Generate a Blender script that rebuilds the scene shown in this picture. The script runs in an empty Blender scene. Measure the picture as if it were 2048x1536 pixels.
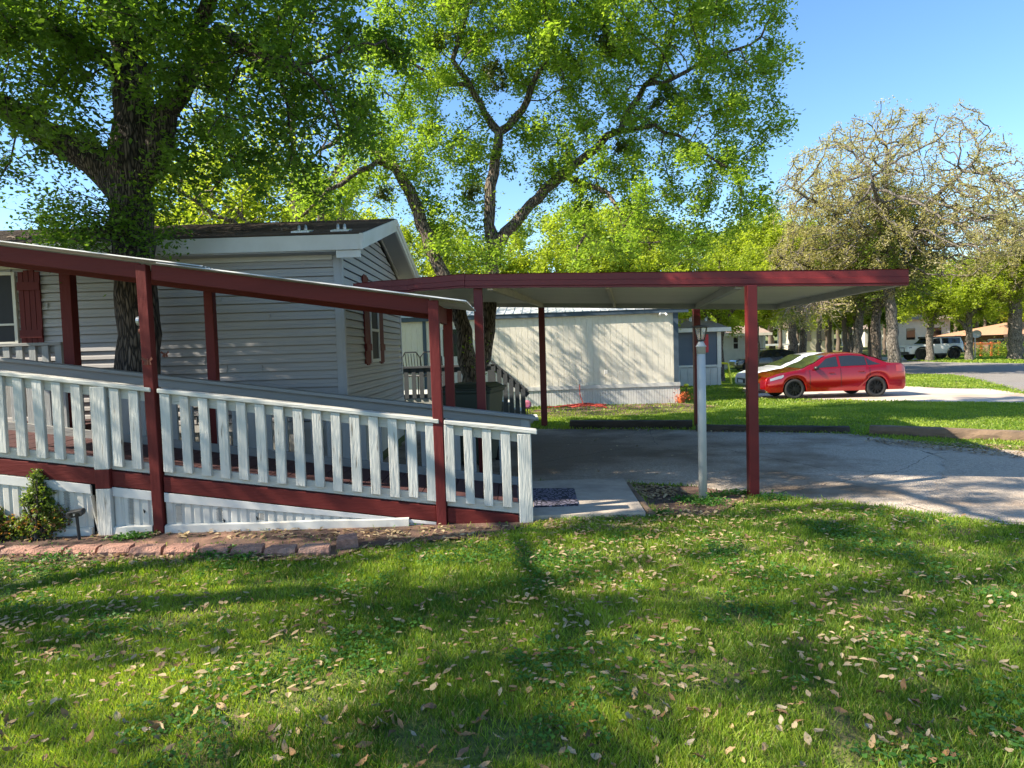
import bpy, bmesh, math, random
import numpy as np
from mathutils import Vector, Matrix, kdtree, noise as mnoise

R = math.radians
random.seed(7)
rng = np.random.default_rng(7)
SC = bpy.context.scene
COL = SC.collection

# ------------------------------------------------------------------ camera
FPX, HC, PITCH, ROLL = 1361.0, 1.55, R(2.95), 0.030
cam = bpy.data.cameras.new("camera")
camo = bpy.data.objects.new("camera", cam)
COL.objects.link(camo)
cam.sensor_width = 36.0
cam.lens = 36.0 * FPX / 2048.0
cam.clip_start = 0.05
cam.clip_end = 2000
_f = Vector((0, math.cos(PITCH), -math.sin(PITCH)))
_u0 = Vector((0, math.sin(PITCH), math.cos(PITCH)))
_r0 = Vector((1, 0, 0))
_r = _r0 * math.cos(ROLL) - _u0 * math.sin(ROLL)
_u = _u0 * math.cos(ROLL) + _r0 * math.sin(ROLL)
camo.matrix_world = Matrix(((_r.x, _u.x, -_f.x, 0), (_r.y, _u.y, -_f.y, 0), (_r.z, _u.z, -_f.z, HC), (0, 0, 0, 1)))
SC.camera = camo

# ------------------------------------------------------------------ world, sun, exposure
SUNV = Vector((-2.3, -0.64, 2.1)).normalized()       # towards the sun
SUN_EL = math.asin(SUNV.z)
w = bpy.data.worlds.new("World")
SC.world = w
w.use_nodes = True
wn = w.node_tree
bg = wn.nodes["Background"]
sky = wn.nodes.new("ShaderNodeTexSky")
sky.sky_type = 'NISHITA'
sky.sun_disc = False
sky.sun_elevation = SUN_EL
sky.sun_rotation = math.atan2(SUNV.x, SUNV.y)
sky.air_density = 1.0
sky.dust_density = 0.3
sky.ozone_density = 2.6
hs = wn.nodes.new("ShaderNodeHueSaturation")
hs.inputs["Saturation"].default_value = 1.16; hs.inputs["Value"].default_value = 0.86
wn.links.new(sky.outputs[0], hs.inputs["Color"]); wn.links.new(hs.outputs[0], bg.inputs[0])
bg.inputs[1].default_value = 0.13
sun = bpy.data.lights.new("sun", 'SUN')
sun.energy = 5.0
sun.angle = R(0.5)
sun.color = (1.0, 0.90, 0.74)
suno = bpy.data.objects.new("sun", sun)
COL.objects.link(suno)
suno.rotation_euler = SUNV.to_track_quat('Z', 'Y').to_euler()
SC.view_settings.view_transform = 'Standard'
SC.view_settings.look = 'None'
SC.view_settings.gamma = 1
SC.view_settings.exposure = 1.38
SC.cycles.max_bounces = 7
SC.cycles.transparent_max_bounces = 8
SC.cycles.use_denoising = True

# ------------------------------------------------------------------ positions
def sst(a, b, x):
    t = min(1, max(0, (x - a) / (b - a)))
    return t * t * (3 - 2 * t)
def T(x, y):
    z = -0.17 * sst(13, 19, y)
    z += 0.028 * max(0, y - 60)
    return z
def ray(px, py):
    return _f + _r * ((px - 1024) / FPX) - _u * ((py - 768) / FPX)
def at(px, py, Y):
    d = ray(px, py)
    return Vector((0, 0, HC)) + d * (Y / d.y)
def ground(px, py):
    d = ray(px, py)
    z = 0.0
    for _ in range(12):
        t = (z - HC) / d.z
        p = Vector((0, 0, HC)) + d * t
        z = T(p.x, min(p.y, 59))
    return Vector((p.x, p.y, z))

# ------------------------------------------------------------------ materials
MATS = {}
def newmat(name):
    m = bpy.data.materials.new(name)
    m.use_nodes = True
    MATS[name] = m
    return m, m.node_tree, m.node_tree.nodes["Principled BSDF"]
def pm(name, c1, c2=None, scale=5.0, rough=0.7, bump=0.0, bscale=None, stretch=(1, 1, 1), metal=0.0, contrast=(0.3, 0.7), detail=6,
       c3=None, s3=1.0, k3=(0.5, 0.7), coat=0.0, spec=0.5, rvar=0.0):
    m, nt, b = newmat(name)
    N, L = nt.nodes, nt.links
    b.inputs["Roughness"].default_value = rough
    b.inputs["Metallic"].default_value = metal
    b.inputs["Coat Weight"].default_value = coat
    b.inputs["Specular IOR Level"].default_value = spec
    b.inputs["Base Color"].default_value = (*c1, 1)
    tc = N.new("ShaderNodeTexCoord"); mp = N.new("ShaderNodeMapping")
    L.new(tc.outputs["Object"], mp.inputs[0])
    mp.inputs["Scale"].default_value = stretch
    if c2:
        nz = N.new("ShaderNodeTexNoise"); nz.inputs["Scale"].default_value = scale; nz.inputs["Detail"].default_value = detail
        nz.inputs["Roughness"].default_value = 0.62
        L.new(mp.outputs[0], nz.inputs[0])
        cr = N.new("ShaderNodeValToRGB")
        cr.color_ramp.elements[0].position = contrast[0]; cr.color_ramp.elements[1].position = contrast[1]
        cr.color_ramp.elements[0].color = (*c1, 1); cr.color_ramp.elements[1].color = (*c2, 1)
        L.new(nz.outputs[0], cr.inputs[0])
        out = cr.outputs[0]
        if c3:
            n3 = N.new("ShaderNodeTexNoise"); n3.inputs["Scale"].default_value = s3; n3.inputs["Detail"].default_value = 5
            L.new(mp.outputs[0], n3.inputs[0])
            mr = N.new("ShaderNodeMapRange"); mr.inputs[1].default_value = k3[0]; mr.inputs[2].default_value = k3[1]
            L.new(n3.outputs[0], mr.inputs[0])
            mx = N.new("ShaderNodeMix"); mx.data_type = 'RGBA'
            L.new(mr.outputs[0], mx.inputs[0]); L.new(out, mx.inputs[6]); mx.inputs[7].default_value = (*c3, 1)
            out = mx.outputs[2]
        L.new(out, b.inputs["Base Color"])
    if bump:
        nb = N.new("ShaderNodeTexNoise"); nb.inputs["Scale"].default_value = bscale or scale * 3; nb.inputs["Detail"].default_value = 8
        L.new(mp.outputs[0], nb.inputs[0])
        bp = N.new("ShaderNodeBump"); bp.inputs["Strength"].default_value = min(1, bump); bp.inputs["Distance"].default_value = 0.01 if bump <= 1 else 0.01 * bump
        L.new(nb.outputs[0], bp.inputs["Height"]); L.new(bp.outputs[0], b.inputs["Normal"])
        if rvar:
            mr = N.new("ShaderNodeMapRange"); mr.inputs[3].default_value = rough - rvar; mr.inputs[4].default_value = rough + rvar
            L.new(nb.outputs[0], mr.inputs[0]); L.new(mr.outputs[0], b.inputs["Roughness"])
    return m
def leafmat(name, ca, cb, trans=0.45, cscale=0.7, cc=None):
    """leaf colour varies per leaf (attribute tint) and by clump"""
    m, nt, b = newmat(name)
    N, L = nt.nodes, nt.links
    at_ = N.new("ShaderNodeAttribute"); at_.attribute_name = "tint"
    cr = N.new("ShaderNodeValToRGB")
    e = cr.color_ramp.elements
    e[0].color = (*ca, 1); e[1].color = (*cb, 1); e[0].position = 0.1; e[1].position = 0.9
    if cc:
        n = e.new(0.93); n.color = (*cb, 1); e[1].position = 0.9; e[-1].color = (*cc, 1); e[-1].position = 0.96
    L.new(at_.outputs["Fac"], cr.inputs[0])
    L.new(cr.outputs[0], b.inputs["Base Color"])
    b.inputs["Roughness"].default_value = 0.5
    b.inputs["Specular IOR Level"].default_value = 0.35
    tr = N.new("ShaderNodeBsdfTranslucent")
    mul = N.new("ShaderNodeMix"); mul.data_type = 'RGBA'; mul.blend_type = 'MULTIPLY'; mul.inputs[0].default_value = 1
    L.new(cr.outputs[0], mul.inputs[6]); mul.inputs[7].default_value = (1.0, 1.0, 0.45, 1)
    sc_ = N.new("ShaderNodeMix"); sc_.data_type = 'RGBA'; sc_.blend_type = 'MULTIPLY'; sc_.inputs[0].default_value = 1
    L.new(mul.outputs[2], sc_.inputs[6]); sc_.inputs[7].default_value = (2.4, 2.4, 2.4, 1)
    L.new(sc_.outputs[2], tr.inputs[0])
    ms = N.new("ShaderNodeMixShader"); ms.inputs[0].default_value = trans
    L.new(b.outputs[0], ms.inputs[1]); L.new(tr.outputs[0], ms.inputs[2])
    L.new(ms.outputs[0], N["Material Output"].inputs[0])
    return m
def glassmat(name, col=(0.02, 0.025, 0.03), rough=0.04, alpha=0.9):
    m, nt, b = newmat(name)
    b.inputs["Base Color"].default_value = (*col, 1); b.inputs["Roughness"].default_value = rough
    b.inputs["Alpha"].default_value = alpha
    b.inputs["Specular IOR Level"].default_value = 0.8
    return m
def barkmat(name, c1, c2, c3, s=1.0, strength=1.0, dist=0.03):
    m, nt, b = newmat(name)
    N, L = nt.nodes, nt.links
    b.inputs["Roughness"].default_value = 0.9
    tc = N.new("ShaderNodeTexCoord"); mp = N.new("ShaderNodeMapping"); mp.inputs["Scale"].default_value = (1, 1, 0.13)
    L.new(tc.outputs["Object"], mp.inputs[0])
    nz = N.new("ShaderNodeTexNoise"); nz.inputs["Scale"].default_value = 3 * s; nz.inputs["Detail"].default_value = 3
    L.new(mp.outputs[0], nz.inputs[0])
    add = N.new("ShaderNodeMix"); add.data_type = 'VECTOR'; add.inputs[0].default_value = 0.06
    L.new(mp.outputs[0], add.inputs[4]); L.new(nz.outputs["Color"], add.inputs[5])
    vo = N.new("ShaderNodeTexVoronoi"); vo.feature = 'DISTANCE_TO_EDGE'; vo.inputs["Scale"].default_value = 38 * s
    L.new(add.outputs[1], vo.inputs[0])
    n2 = N.new("ShaderNodeTexNoise"); n2.inputs["Scale"].default_value = 20 * s; n2.inputs["Detail"].default_value = 8
    L.new(mp.outputs[0], n2.inputs[0])
    mr = N.new("ShaderNodeMapRange"); mr.inputs[1].default_value = 0; mr.inputs[2].default_value = 0.22
    L.new(vo.outputs["Distance"], mr.inputs[0])
    ml = N.new("ShaderNodeMath"); ml.operation = 'MULTIPLY'
    L.new(mr.outputs[0], ml.inputs[0]); L.new(n2.outputs[0], ml.inputs[1])
    cr = N.new("ShaderNodeValToRGB")
    e = cr.color_ramp.elements
    e[0].color = (*c1, 1); e[0].position = 0.05; e[1].color = (*c3, 1); e[1].position = 0.6
    k = e.new(0.3); k.color = (*c2, 1)
    L.new(ml.outputs[0], cr.inputs[0]); L.new(cr.outputs[0], b.inputs["Base Color"])
    bp = N.new("ShaderNodeBump"); bp.inputs["Strength"].default_value = strength; bp.inputs["Distance"].default_value = dist
    L.new(ml.outputs[0], bp.inputs["Height"]); L.new(bp.outputs[0], b.inputs["Normal"])
    return m

M = MATS
pm("red_paint", (0.130, 0.019, 0.016), (0.10, 0.015, 0.013), 6, 0.6, 0.35, 40, (1, 1, 0.2), c3=(0.14, 0.022, 0.022), s3=2.2, spec=0.2)
pm("red_beam", (0.130, 0.019, 0.016), (0.095, 0.014, 0.012), 5, 0.6, 0.3, 50, (0.15, 1, 1), spec=0.2)
pm("red_metal", (0.145, 0.015, 0.017), (0.115, 0.012, 0.014), 2.5, 0.42, 0.12, 4, (0.4, 1, 1), spec=0.3)
pm("white_paint", (0.52, 0.52, 0.48), (0.40, 0.39, 0.35), 7, 0.65, 0.6, 60, (1, 1, 0.14), contrast=(0.4, 0.75), c3=(0.16, 0.14, 0.11), s3=28, k3=(0.64, 0.72))
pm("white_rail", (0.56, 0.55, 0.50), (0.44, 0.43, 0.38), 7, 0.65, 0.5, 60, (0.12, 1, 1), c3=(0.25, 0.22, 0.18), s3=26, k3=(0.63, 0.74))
pm("shade_grey_rail", (0.30, 0.30, 0.285), (0.24, 0.24, 0.225), 7, 0.7, 0.5, 60, (0.12, 1, 1), c3=(0.14, 0.13, 0.12), s3=22, k3=(0.66, 0.75))  # white rail paint darkened for the rear rail's full shade; grey on the porch
pm("shade_grey_post", (0.34, 0.35, 0.34), (0.27, 0.28, 0.27), 7, 0.7, 0.4, 60, (1, 1, 0.15))  # white paint darkened for shade on rear balusters and newel; grey on porch
pm("neighbour_rail", (0.085, 0.095, 0.105), (0.065, 0.072, 0.08), 7, 0.7, 0.3, 40)  # base colour lowered to stand in for shade on the rails
pm("deck_paint", (0.085, 0.03, 0.028), (0.055, 0.022, 0.022), 4, 0.75, 0.4, 40)
pm("siding", (0.37, 0.36, 0.36), (0.33, 0.32, 0.32), 1.2, 0.55, 0.1, 30, (1, 1, 4), c3=(0.35, 0.335, 0.32), s3=0.8, k3=(0.5, 0.8))
pm("trim_grey", (0.36, 0.365, 0.38), (0.32, 0.325, 0.34), 3, 0.5)
pm("trim_white", (0.60, 0.59, 0.56), (0.52, 0.51, 0.48), 2.5, 0.5, 0.1, 30, c3=(0.5, 0.48, 0.43), s3=1.5, k3=(0.6, 0.8))
pm("soffit", (0.42, 0.42, 0.42), (0.36, 0.36, 0.36), 2, 0.6)
pm("skirt_vinyl", (0.58, 0.57, 0.52), (0.46, 0.44, 0.39), 3, 0.5, 0.15, 20, (1, 1, 0.5), c3=(0.36, 0.31, 0.25), s3=4, k3=(0.62, 0.8))
pm("shingle", (0.10, 0.075, 0.062), (0.045, 0.038, 0.036), 14, 0.95, 0.8, 90, (0.35, 1, 1), c3=(0.14, 0.11, 0.09), s3=1.1, k3=(0.5, 0.75))
pm("shingle_tan", (0.34, 0.26, 0.22), (0.25, 0.19, 0.165), 9, 0.95, 0.5, 60)
pm("roof_metal", (0.68, 0.69, 0.69), (0.55, 0.56, 0.56), 2, 0.4, 0.1, 10, metal=0.2, c3=(0.4, 0.37, 0.33), s3=3, k3=(0.6, 0.75))
pm("ceiling_metal", (0.68, 0.66, 0.62), (0.60, 0.58, 0.55), 1.5, 0.5, metal=0.1)
pm("joist_wood", (0.62, 0.55, 0.44), (0.5, 0.44, 0.35), 5, 0.7, 0.2, 30)
pm("joist_grey", (0.44, 0.44, 0.42), (0.36, 0.36, 0.35), 5, 0.6)
pm("beam_under", (0.20, 0.185, 0.13), (0.14, 0.13, 0.095), 8, 0.8)
pm("panel_cream", (0.74, 0.69, 0.58), (0.66, 0.61, 0.51), 24, 0.85, 0.8, 70, (1, 1, 0.3), c3=(0.56, 0.50, 0.40), s3=1.0, k3=(0.5, 0.85))
pm("blue_trim", (0.055, 0.085, 0.12), (0.04, 0.062, 0.09), 4, 0.6)
pm("slate_blue", (0.10, 0.125, 0.155), (0.085, 0.105, 0.135), 2, 0.7)
pm("pale_panel", (0.60, 0.57, 0.52), (0.50, 0.48, 0.44), 2.5, 0.75)
pm("black_plastic", (0.012, 0.012, 0.013), (0.02, 0.02, 0.02), 5, 0.45)
pm("bin_green", (0.035, 0.045, 0.03), (0.025, 0.032, 0.022), 5, 0.5)
pm("black_paint", (0.01, 0.01, 0.01), None, rough=0.35)
pm("tyre", (0.014, 0.014, 0.014), (0.024, 0.024, 0.024), 20, 0.85)
pm("dark_rim", (0.012, 0.012, 0.013), None, rough=0.28, metal=0.4)
pm("alloy", (0.45, 0.45, 0.46), None, rough=0.3, metal=0.8)
pm("car_red", (0.34, 0.002, 0.007), (0.31, 0.002, 0.006), 2, 0.16, metal=0.55, coat=1.0)
pm("car_silver", (0.78, 0.79, 0.80), None, rough=0.28, metal=0.1, coat=1.0)
pm("car_black", (0.012, 0.013, 0.018), None, rough=0.25, coat=1.0)
pm("car_white", (0.75, 0.75, 0.75), None, rough=0.35, coat=0.6)
pm("lamp_clear", (0.3, 0.31, 0.32), None, rough=0.12, metal=0.3)
pm("lamp_red", (0.40, 0.03, 0.01), None, rough=0.12, coat=1)
glassmat("car_glass", (0.018, 0.022, 0.026), 0.05, 1.0)
glassmat("screen_glass", (0.028, 0.038, 0.022), 0.06, 1.0)
glassmat("window_glass", (0.012, 0.013, 0.015), 0.06, 1.0)
pm("insect_screen", (0.012, 0.013, 0.016), (0.018, 0.019, 0.022), 60, 0.7)
glassmat("lantern_glass", (0.8, 0.75, 0.65), 0.05, 0.28)
pm("bulb_glass", (0.75, 0.6, 0.42), (0.5, 0.35, 0.2), 40, 0.15)
pm("pale_frame", (0.68, 0.66, 0.58), (0.6, 0.58, 0.5), 5, 0.6)
pm("lamp_pole", (0.44, 0.45, 0.44), (0.38, 0.39, 0.38), 4, 0.45, 0.12, 30, (1, 1, 0.3), c3=(0.03, 0.03, 0.03), s3=9, k3=(0.71, 0.74))
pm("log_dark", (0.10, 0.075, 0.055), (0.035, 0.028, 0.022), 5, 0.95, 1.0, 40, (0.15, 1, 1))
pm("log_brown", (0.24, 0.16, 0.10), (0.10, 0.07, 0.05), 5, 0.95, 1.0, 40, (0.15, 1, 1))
pm("paver", (0.42, 0.22, 0.16), (0.27, 0.14, 0.10), 26, 0.95, 1.8, 70, c3=(0.36, 0.22, 0.165), s3=3, contrast=(0.4, 0.6))
pm("concrete", (0.44, 0.375, 0.30), (0.35, 0.295, 0.235), 12, 0.95, 0.5, 90, c3=(0.19, 0.175, 0.155), s3=1.6, k3=(0.5, 0.72))
pm("concrete_light", (0.52, 0.45, 0.38), (0.42, 0.36, 0.30), 5, 0.95, 0.3, 30, c3=(0.36, 0.25, 0.17), s3=0.5, k3=(0.5, 0.7))
pm("dirt", (0.11, 0.062, 0.042), (0.055, 0.034, 0.025), 16, 1.0, 1.0, 60, c3=(0.24, 0.13, 0.085), s3=2.2, k3=(0.48, 0.7))
pm("yellow_paint", (0.75, 0.68, 0.03), None, rough=0.45)
pm("orange_cord", (0.36, 0.045, 0.025), (0.28, 0.03, 0.02), 5, 0.55)
pm("bright_red", (0.55, 0.03, 0.035), (0.45, 0.025, 0.03), 4, 0.55)
pm("orange_roof", (0.42, 0.24, 0.14), (0.35, 0.19, 0.11), 6, 0.9)
pm("brick", (0.20, 0.11, 0.075), (0.13, 0.075, 0.055), 12, 0.9)
pm("terracotta", (0.55, 0.13, 0.03), (0.4, 0.09, 0.03), 6, 0.7)
pm("rust", (0.22, 0.07, 0.035), (0.12, 0.04, 0.03), 30, 0.8)
pm("galvanised", (0.42, 0.44, 0.46), None, rough=0.35, metal=0.7)
pm("purple", (0.45, 0.12, 0.42), (0.6, 0.2, 0.15), 14, 0.4)
pm("dull_bark_far", (0.16, 0.12, 0.09), (0.08, 0.06, 0.045), 6, 0.95, 0.6, 20, (1, 1, 0.25))
pm("twig_tan", (0.33, 0.26, 0.20), (0.20, 0.16, 0.13), 3, 0.95)
barkmat("bark_dark", (0.010, 0.007, 0.006), (0.06, 0.045, 0.035), (0.16, 0.125, 0.10))
barkmat("bark_mid", (0.022, 0.016, 0.012), (0.14, 0.105, 0.08), (0.30, 0.24, 0.19))
barkmat("bark_grey", (0.035, 0.028, 0.023), (0.17, 0.145, 0.12), (0.31, 0.27, 0.23), 0.8)
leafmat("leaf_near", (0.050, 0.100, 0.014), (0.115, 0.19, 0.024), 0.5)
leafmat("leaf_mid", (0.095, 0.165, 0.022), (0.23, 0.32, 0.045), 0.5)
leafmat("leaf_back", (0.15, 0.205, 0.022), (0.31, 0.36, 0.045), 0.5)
leafmat("leaf_dull", (0.08, 0.13, 0.025), (0.17, 0.22, 0.045), 0.45)
leafmat("leaf_tan", (0.21, 0.20, 0.085), (0.39, 0.35, 0.20), 0.4)
leafmat("leaf_bush", (0.055, 0.10, 0.018), (0.16, 0.20, 0.03), 0.35, cc=(0.22, 0.10, 0.04))
leafmat("mistletoe", (0.045, 0.065, 0.014), (0.09, 0.11, 0.025), 0.35)
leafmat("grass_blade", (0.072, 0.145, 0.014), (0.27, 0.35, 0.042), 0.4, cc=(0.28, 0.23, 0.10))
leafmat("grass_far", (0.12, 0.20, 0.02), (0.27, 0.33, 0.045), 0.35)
leafmat("clover", (0.035, 0.11, 0.015), (0.08, 0.19, 0.03), 0.35)
for i, c in enumerate([(0.36, 0.24, 0.12), (0.30, 0.16, 0.06), (0.30, 0.25, 0.17), (0.18, 0.10, 0.05), (0.42, 0.32, 0.18)]):
    m = pm("dead_leaf_%d" % i, c, tuple(v * 0.75 for v in c), 60, 0.75, 0.2, 100)
leafmat("litter", (0.17, 0.10, 0.05), (0.44, 0.34, 0.20), 0.1)

# asphalt with aggregate, worn and brown parts
def asphaltmat(name, base, dark, light, brown, stain=None):
    m, nt, b = newmat(name)
    N, L = nt.nodes, nt.links
    b.inputs["Roughness"].default_value = 0.92
    tc = N.new("ShaderNodeTexCoord")
    def nz(s, d=5, r=0.6):
        n = N.new("ShaderNodeTexNoise"); n.inputs["Scale"].default_value = s; n.inputs["Detail"].default_value = d; n.inputs["Roughness"].default_value = r
        L.new(tc.outputs["Object"], n.inputs[0]); return n
    def mrg(src, a, c):
        r = N.new("ShaderNodeMapRange"); r.inputs[1].default_value = a; r.inputs[2].default_value = c; L.new(src, r.inputs[0]); return r.outputs[0]
    def mix(f, a, c):
        x = N.new("ShaderNodeMix"); x.data_type = 'RGBA'
        if hasattr(f, 'links'): L.new(f, x.inputs[0])
        else: x.inputs[0].default_value = f
        for k, v in ((6, a), (7, c)):
            if hasattr(v, 'links'): L.new(v, x.inputs[k])
            else: x.inputs[k].default_value = (*v, 1)
        return x.outputs[2]
    vo = N.new("ShaderNodeTexVoronoi"); vo.inputs["Scale"].default_value = 70; L.new(tc.outputs["Object"], vo.inputs[0])
    fine = nz(110, 3)
    c = mix(mrg(fine.outputs[0], 0.35, 0.68), dark, light)
    c = mix(mrg(nz(24, 6, .7).outputs[0], 0.42, 0.62), c, tuple(v * .62 for v in base))
    c = mix(mrg(nz(55, 6, .7).outputs[0], 0.55, 0.66), c, light)
    bl = N.new("ShaderNodeMath"); bl.operation = "MULTIPLY"; bl.inputs[1].default_value = 0.45; L.new(mrg(nz(1.1).outputs[0], 0.46, 0.62), bl.inputs[0])
    c = mix(bl.outputs[0], c, base)
    c = mix(mrg(nz(0.45, 4).outputs[0], 0.5, 0.66), c, brown)
    if stain:
        ds_ = N.new("ShaderNodeVectorMath"); ds_.operation = 'DISTANCE'; L.new(tc.outputs["Object"], ds_.inputs[0]); ds_.inputs[1].default_value = stain
        ad = N.new("ShaderNodeMath"); ad.operation = 'MULTIPLY_ADD'; L.new(nz(0.9, 6).outputs[0], ad.inputs[0]); ad.inputs[1].default_value = -6.0; L.new(ds_.outputs["Value"], ad.inputs[2])
        sm = N.new("ShaderNodeMath"); sm.operation = 'MULTIPLY'; sm.inputs[1].default_value = .8; L.new(mrg(ad.outputs[0], 1.2, -1.6), sm.inputs[0])
        c = mix(sm.outputs[0], c, tuple(v * .6 for v in brown))
    ck = N.new("ShaderNodeTexVoronoi"); ck.feature = 'DISTANCE_TO_EDGE'; ck.inputs["Scale"].default_value = 0.4
    wv = N.new("ShaderNodeMix"); wv.data_type = 'VECTOR'; wv.inputs[0].default_value = 0.12
    L.new(tc.outputs["Object"], wv.inputs[4]); L.new(nz(2.5).outputs["Color"], wv.inputs[5]); L.new(wv.outputs[1], ck.inputs[0])
    crack = mrg(ck.outputs["Distance"], 0.002, 0.0)
    c = mix(crack, c, (0.02, 0.018, 0.016))
    L.new(c, b.inputs["Base Color"])
    bp = N.new("ShaderNodeBump"); bp.inputs["Strength"].default_value = 0.8; bp.inputs["Distance"].default_value = 0.012
    L.new(vo.outputs["Distance"], bp.inputs["Height"]); L.new(bp.outputs[0], b.inputs["Normal"])
    return m
asphaltmat("asphalt_drive", (0.52, 0.435, 0.345), (0.30, 0.245, 0.19), (0.74, 0.63, 0.51), (0.19, 0.135, 0.085), (0.3, 10.6, 0))
asphaltmat("asphalt_apron", (0.46, 0.375, 0.29), (0.26, 0.21, 0.16), (0.64, 0.54, 0.43), (0.32, 0.21, 0.13))
asphaltmat("asphalt_road", (0.25, 0.225, 0.205), (0.16, 0.15, 0.14), (0.34, 0.31, 0.285), (0.22, 0.19, 0.165))

# soil and thatch under the blades
m, nt, b = newmat("lawn_soil")
N, L = nt.nodes, nt.links
tc = N.new("ShaderNodeTexCoord")
def _nz(s, d=6):
    n = N.new("ShaderNodeTexNoise"); n.inputs["Scale"].default_value = s; n.inputs["Detail"].default_value = d; L.new(tc.outputs["Object"], n.inputs[0]); return n
a1 = N.new("ShaderNodeValToRGB"); L.new(_nz(30).outputs[0], a1.inputs[0])
a1.color_ramp.elements[0].color = (0.06, 0.08, 0.018, 1); a1.color_ramp.elements[1].color = (0.17, 0.20, 0.04, 1)
a1.color_ramp.elements[0].position = 0.35; a1.color_ramp.elements[1].position = 0.65
a2 = N.new("ShaderNodeMapRange"); a2.inputs[1].default_value = 0.53; a2.inputs[2].default_value = 0.68; L.new(_nz(0.9).outputs[0], a2.inputs[0])
a3 = N.new("ShaderNodeMix"); a3.data_type = 'RGBA'; L.new(a2.outputs[0], a3.inputs[0]); L.new(a1.outputs[0], a3.inputs[6]); a3.inputs[7].default_value = (0.16, 0.12, 0.06, 1)
L.new(a3.outputs[2], b.inputs["Base Color"]); b.inputs["Roughness"].default_value = 1.0
bp = N.new("ShaderNodeBump"); bp.inputs["Strength"].default_value = 1; bp.inputs["Distance"].default_value = 0.03
L.new(_nz(40).outputs[0], bp.inputs["Height"]); L.new(bp.outputs[0], b.inputs["Normal"])

# door mat: dark ground with a net of pale lilac ovals
m, nt, b = newmat("mat_pattern")
N, L = nt.nodes, nt.links
tc = N.new("ShaderNodeTexCoord"); mp = N.new("ShaderNodeMapping"); mp.inputs["Scale"].default_value = (1, 0.8, 1)
L.new(tc.outputs["Object"], mp.inputs[0])
vo = N.new("ShaderNodeTexVoronoi"); vo.feature = 'DISTANCE_TO_EDGE'; vo.inputs["Scale"].default_value = 22; L.new(mp.outputs[0], vo.inputs[0])
cr = N.new("ShaderNodeValToRGB"); L.new(vo.outputs["Distance"], cr.inputs[0])
cr.color_ramp.elements[0].color = (0.012, 0.012, 0.02, 1); cr.color_ramp.elements[0].position = 0.10
cr.color_ramp.elements[1].color = (0.17, 0.155, 0.215, 1); cr.color_ramp.elements[1].position = 0.16
e = cr.color_ramp.elements.new(0.36); e.color = (0.15, 0.14, 0.19, 1)
e = cr.color_ramp.elements.new(0.42); e.color = (0.012, 0.012, 0.02, 1)
L.new(cr.outputs[0], b.inputs["Base Color"]); b.inputs["Roughness"].default_value = 0.9

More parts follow.
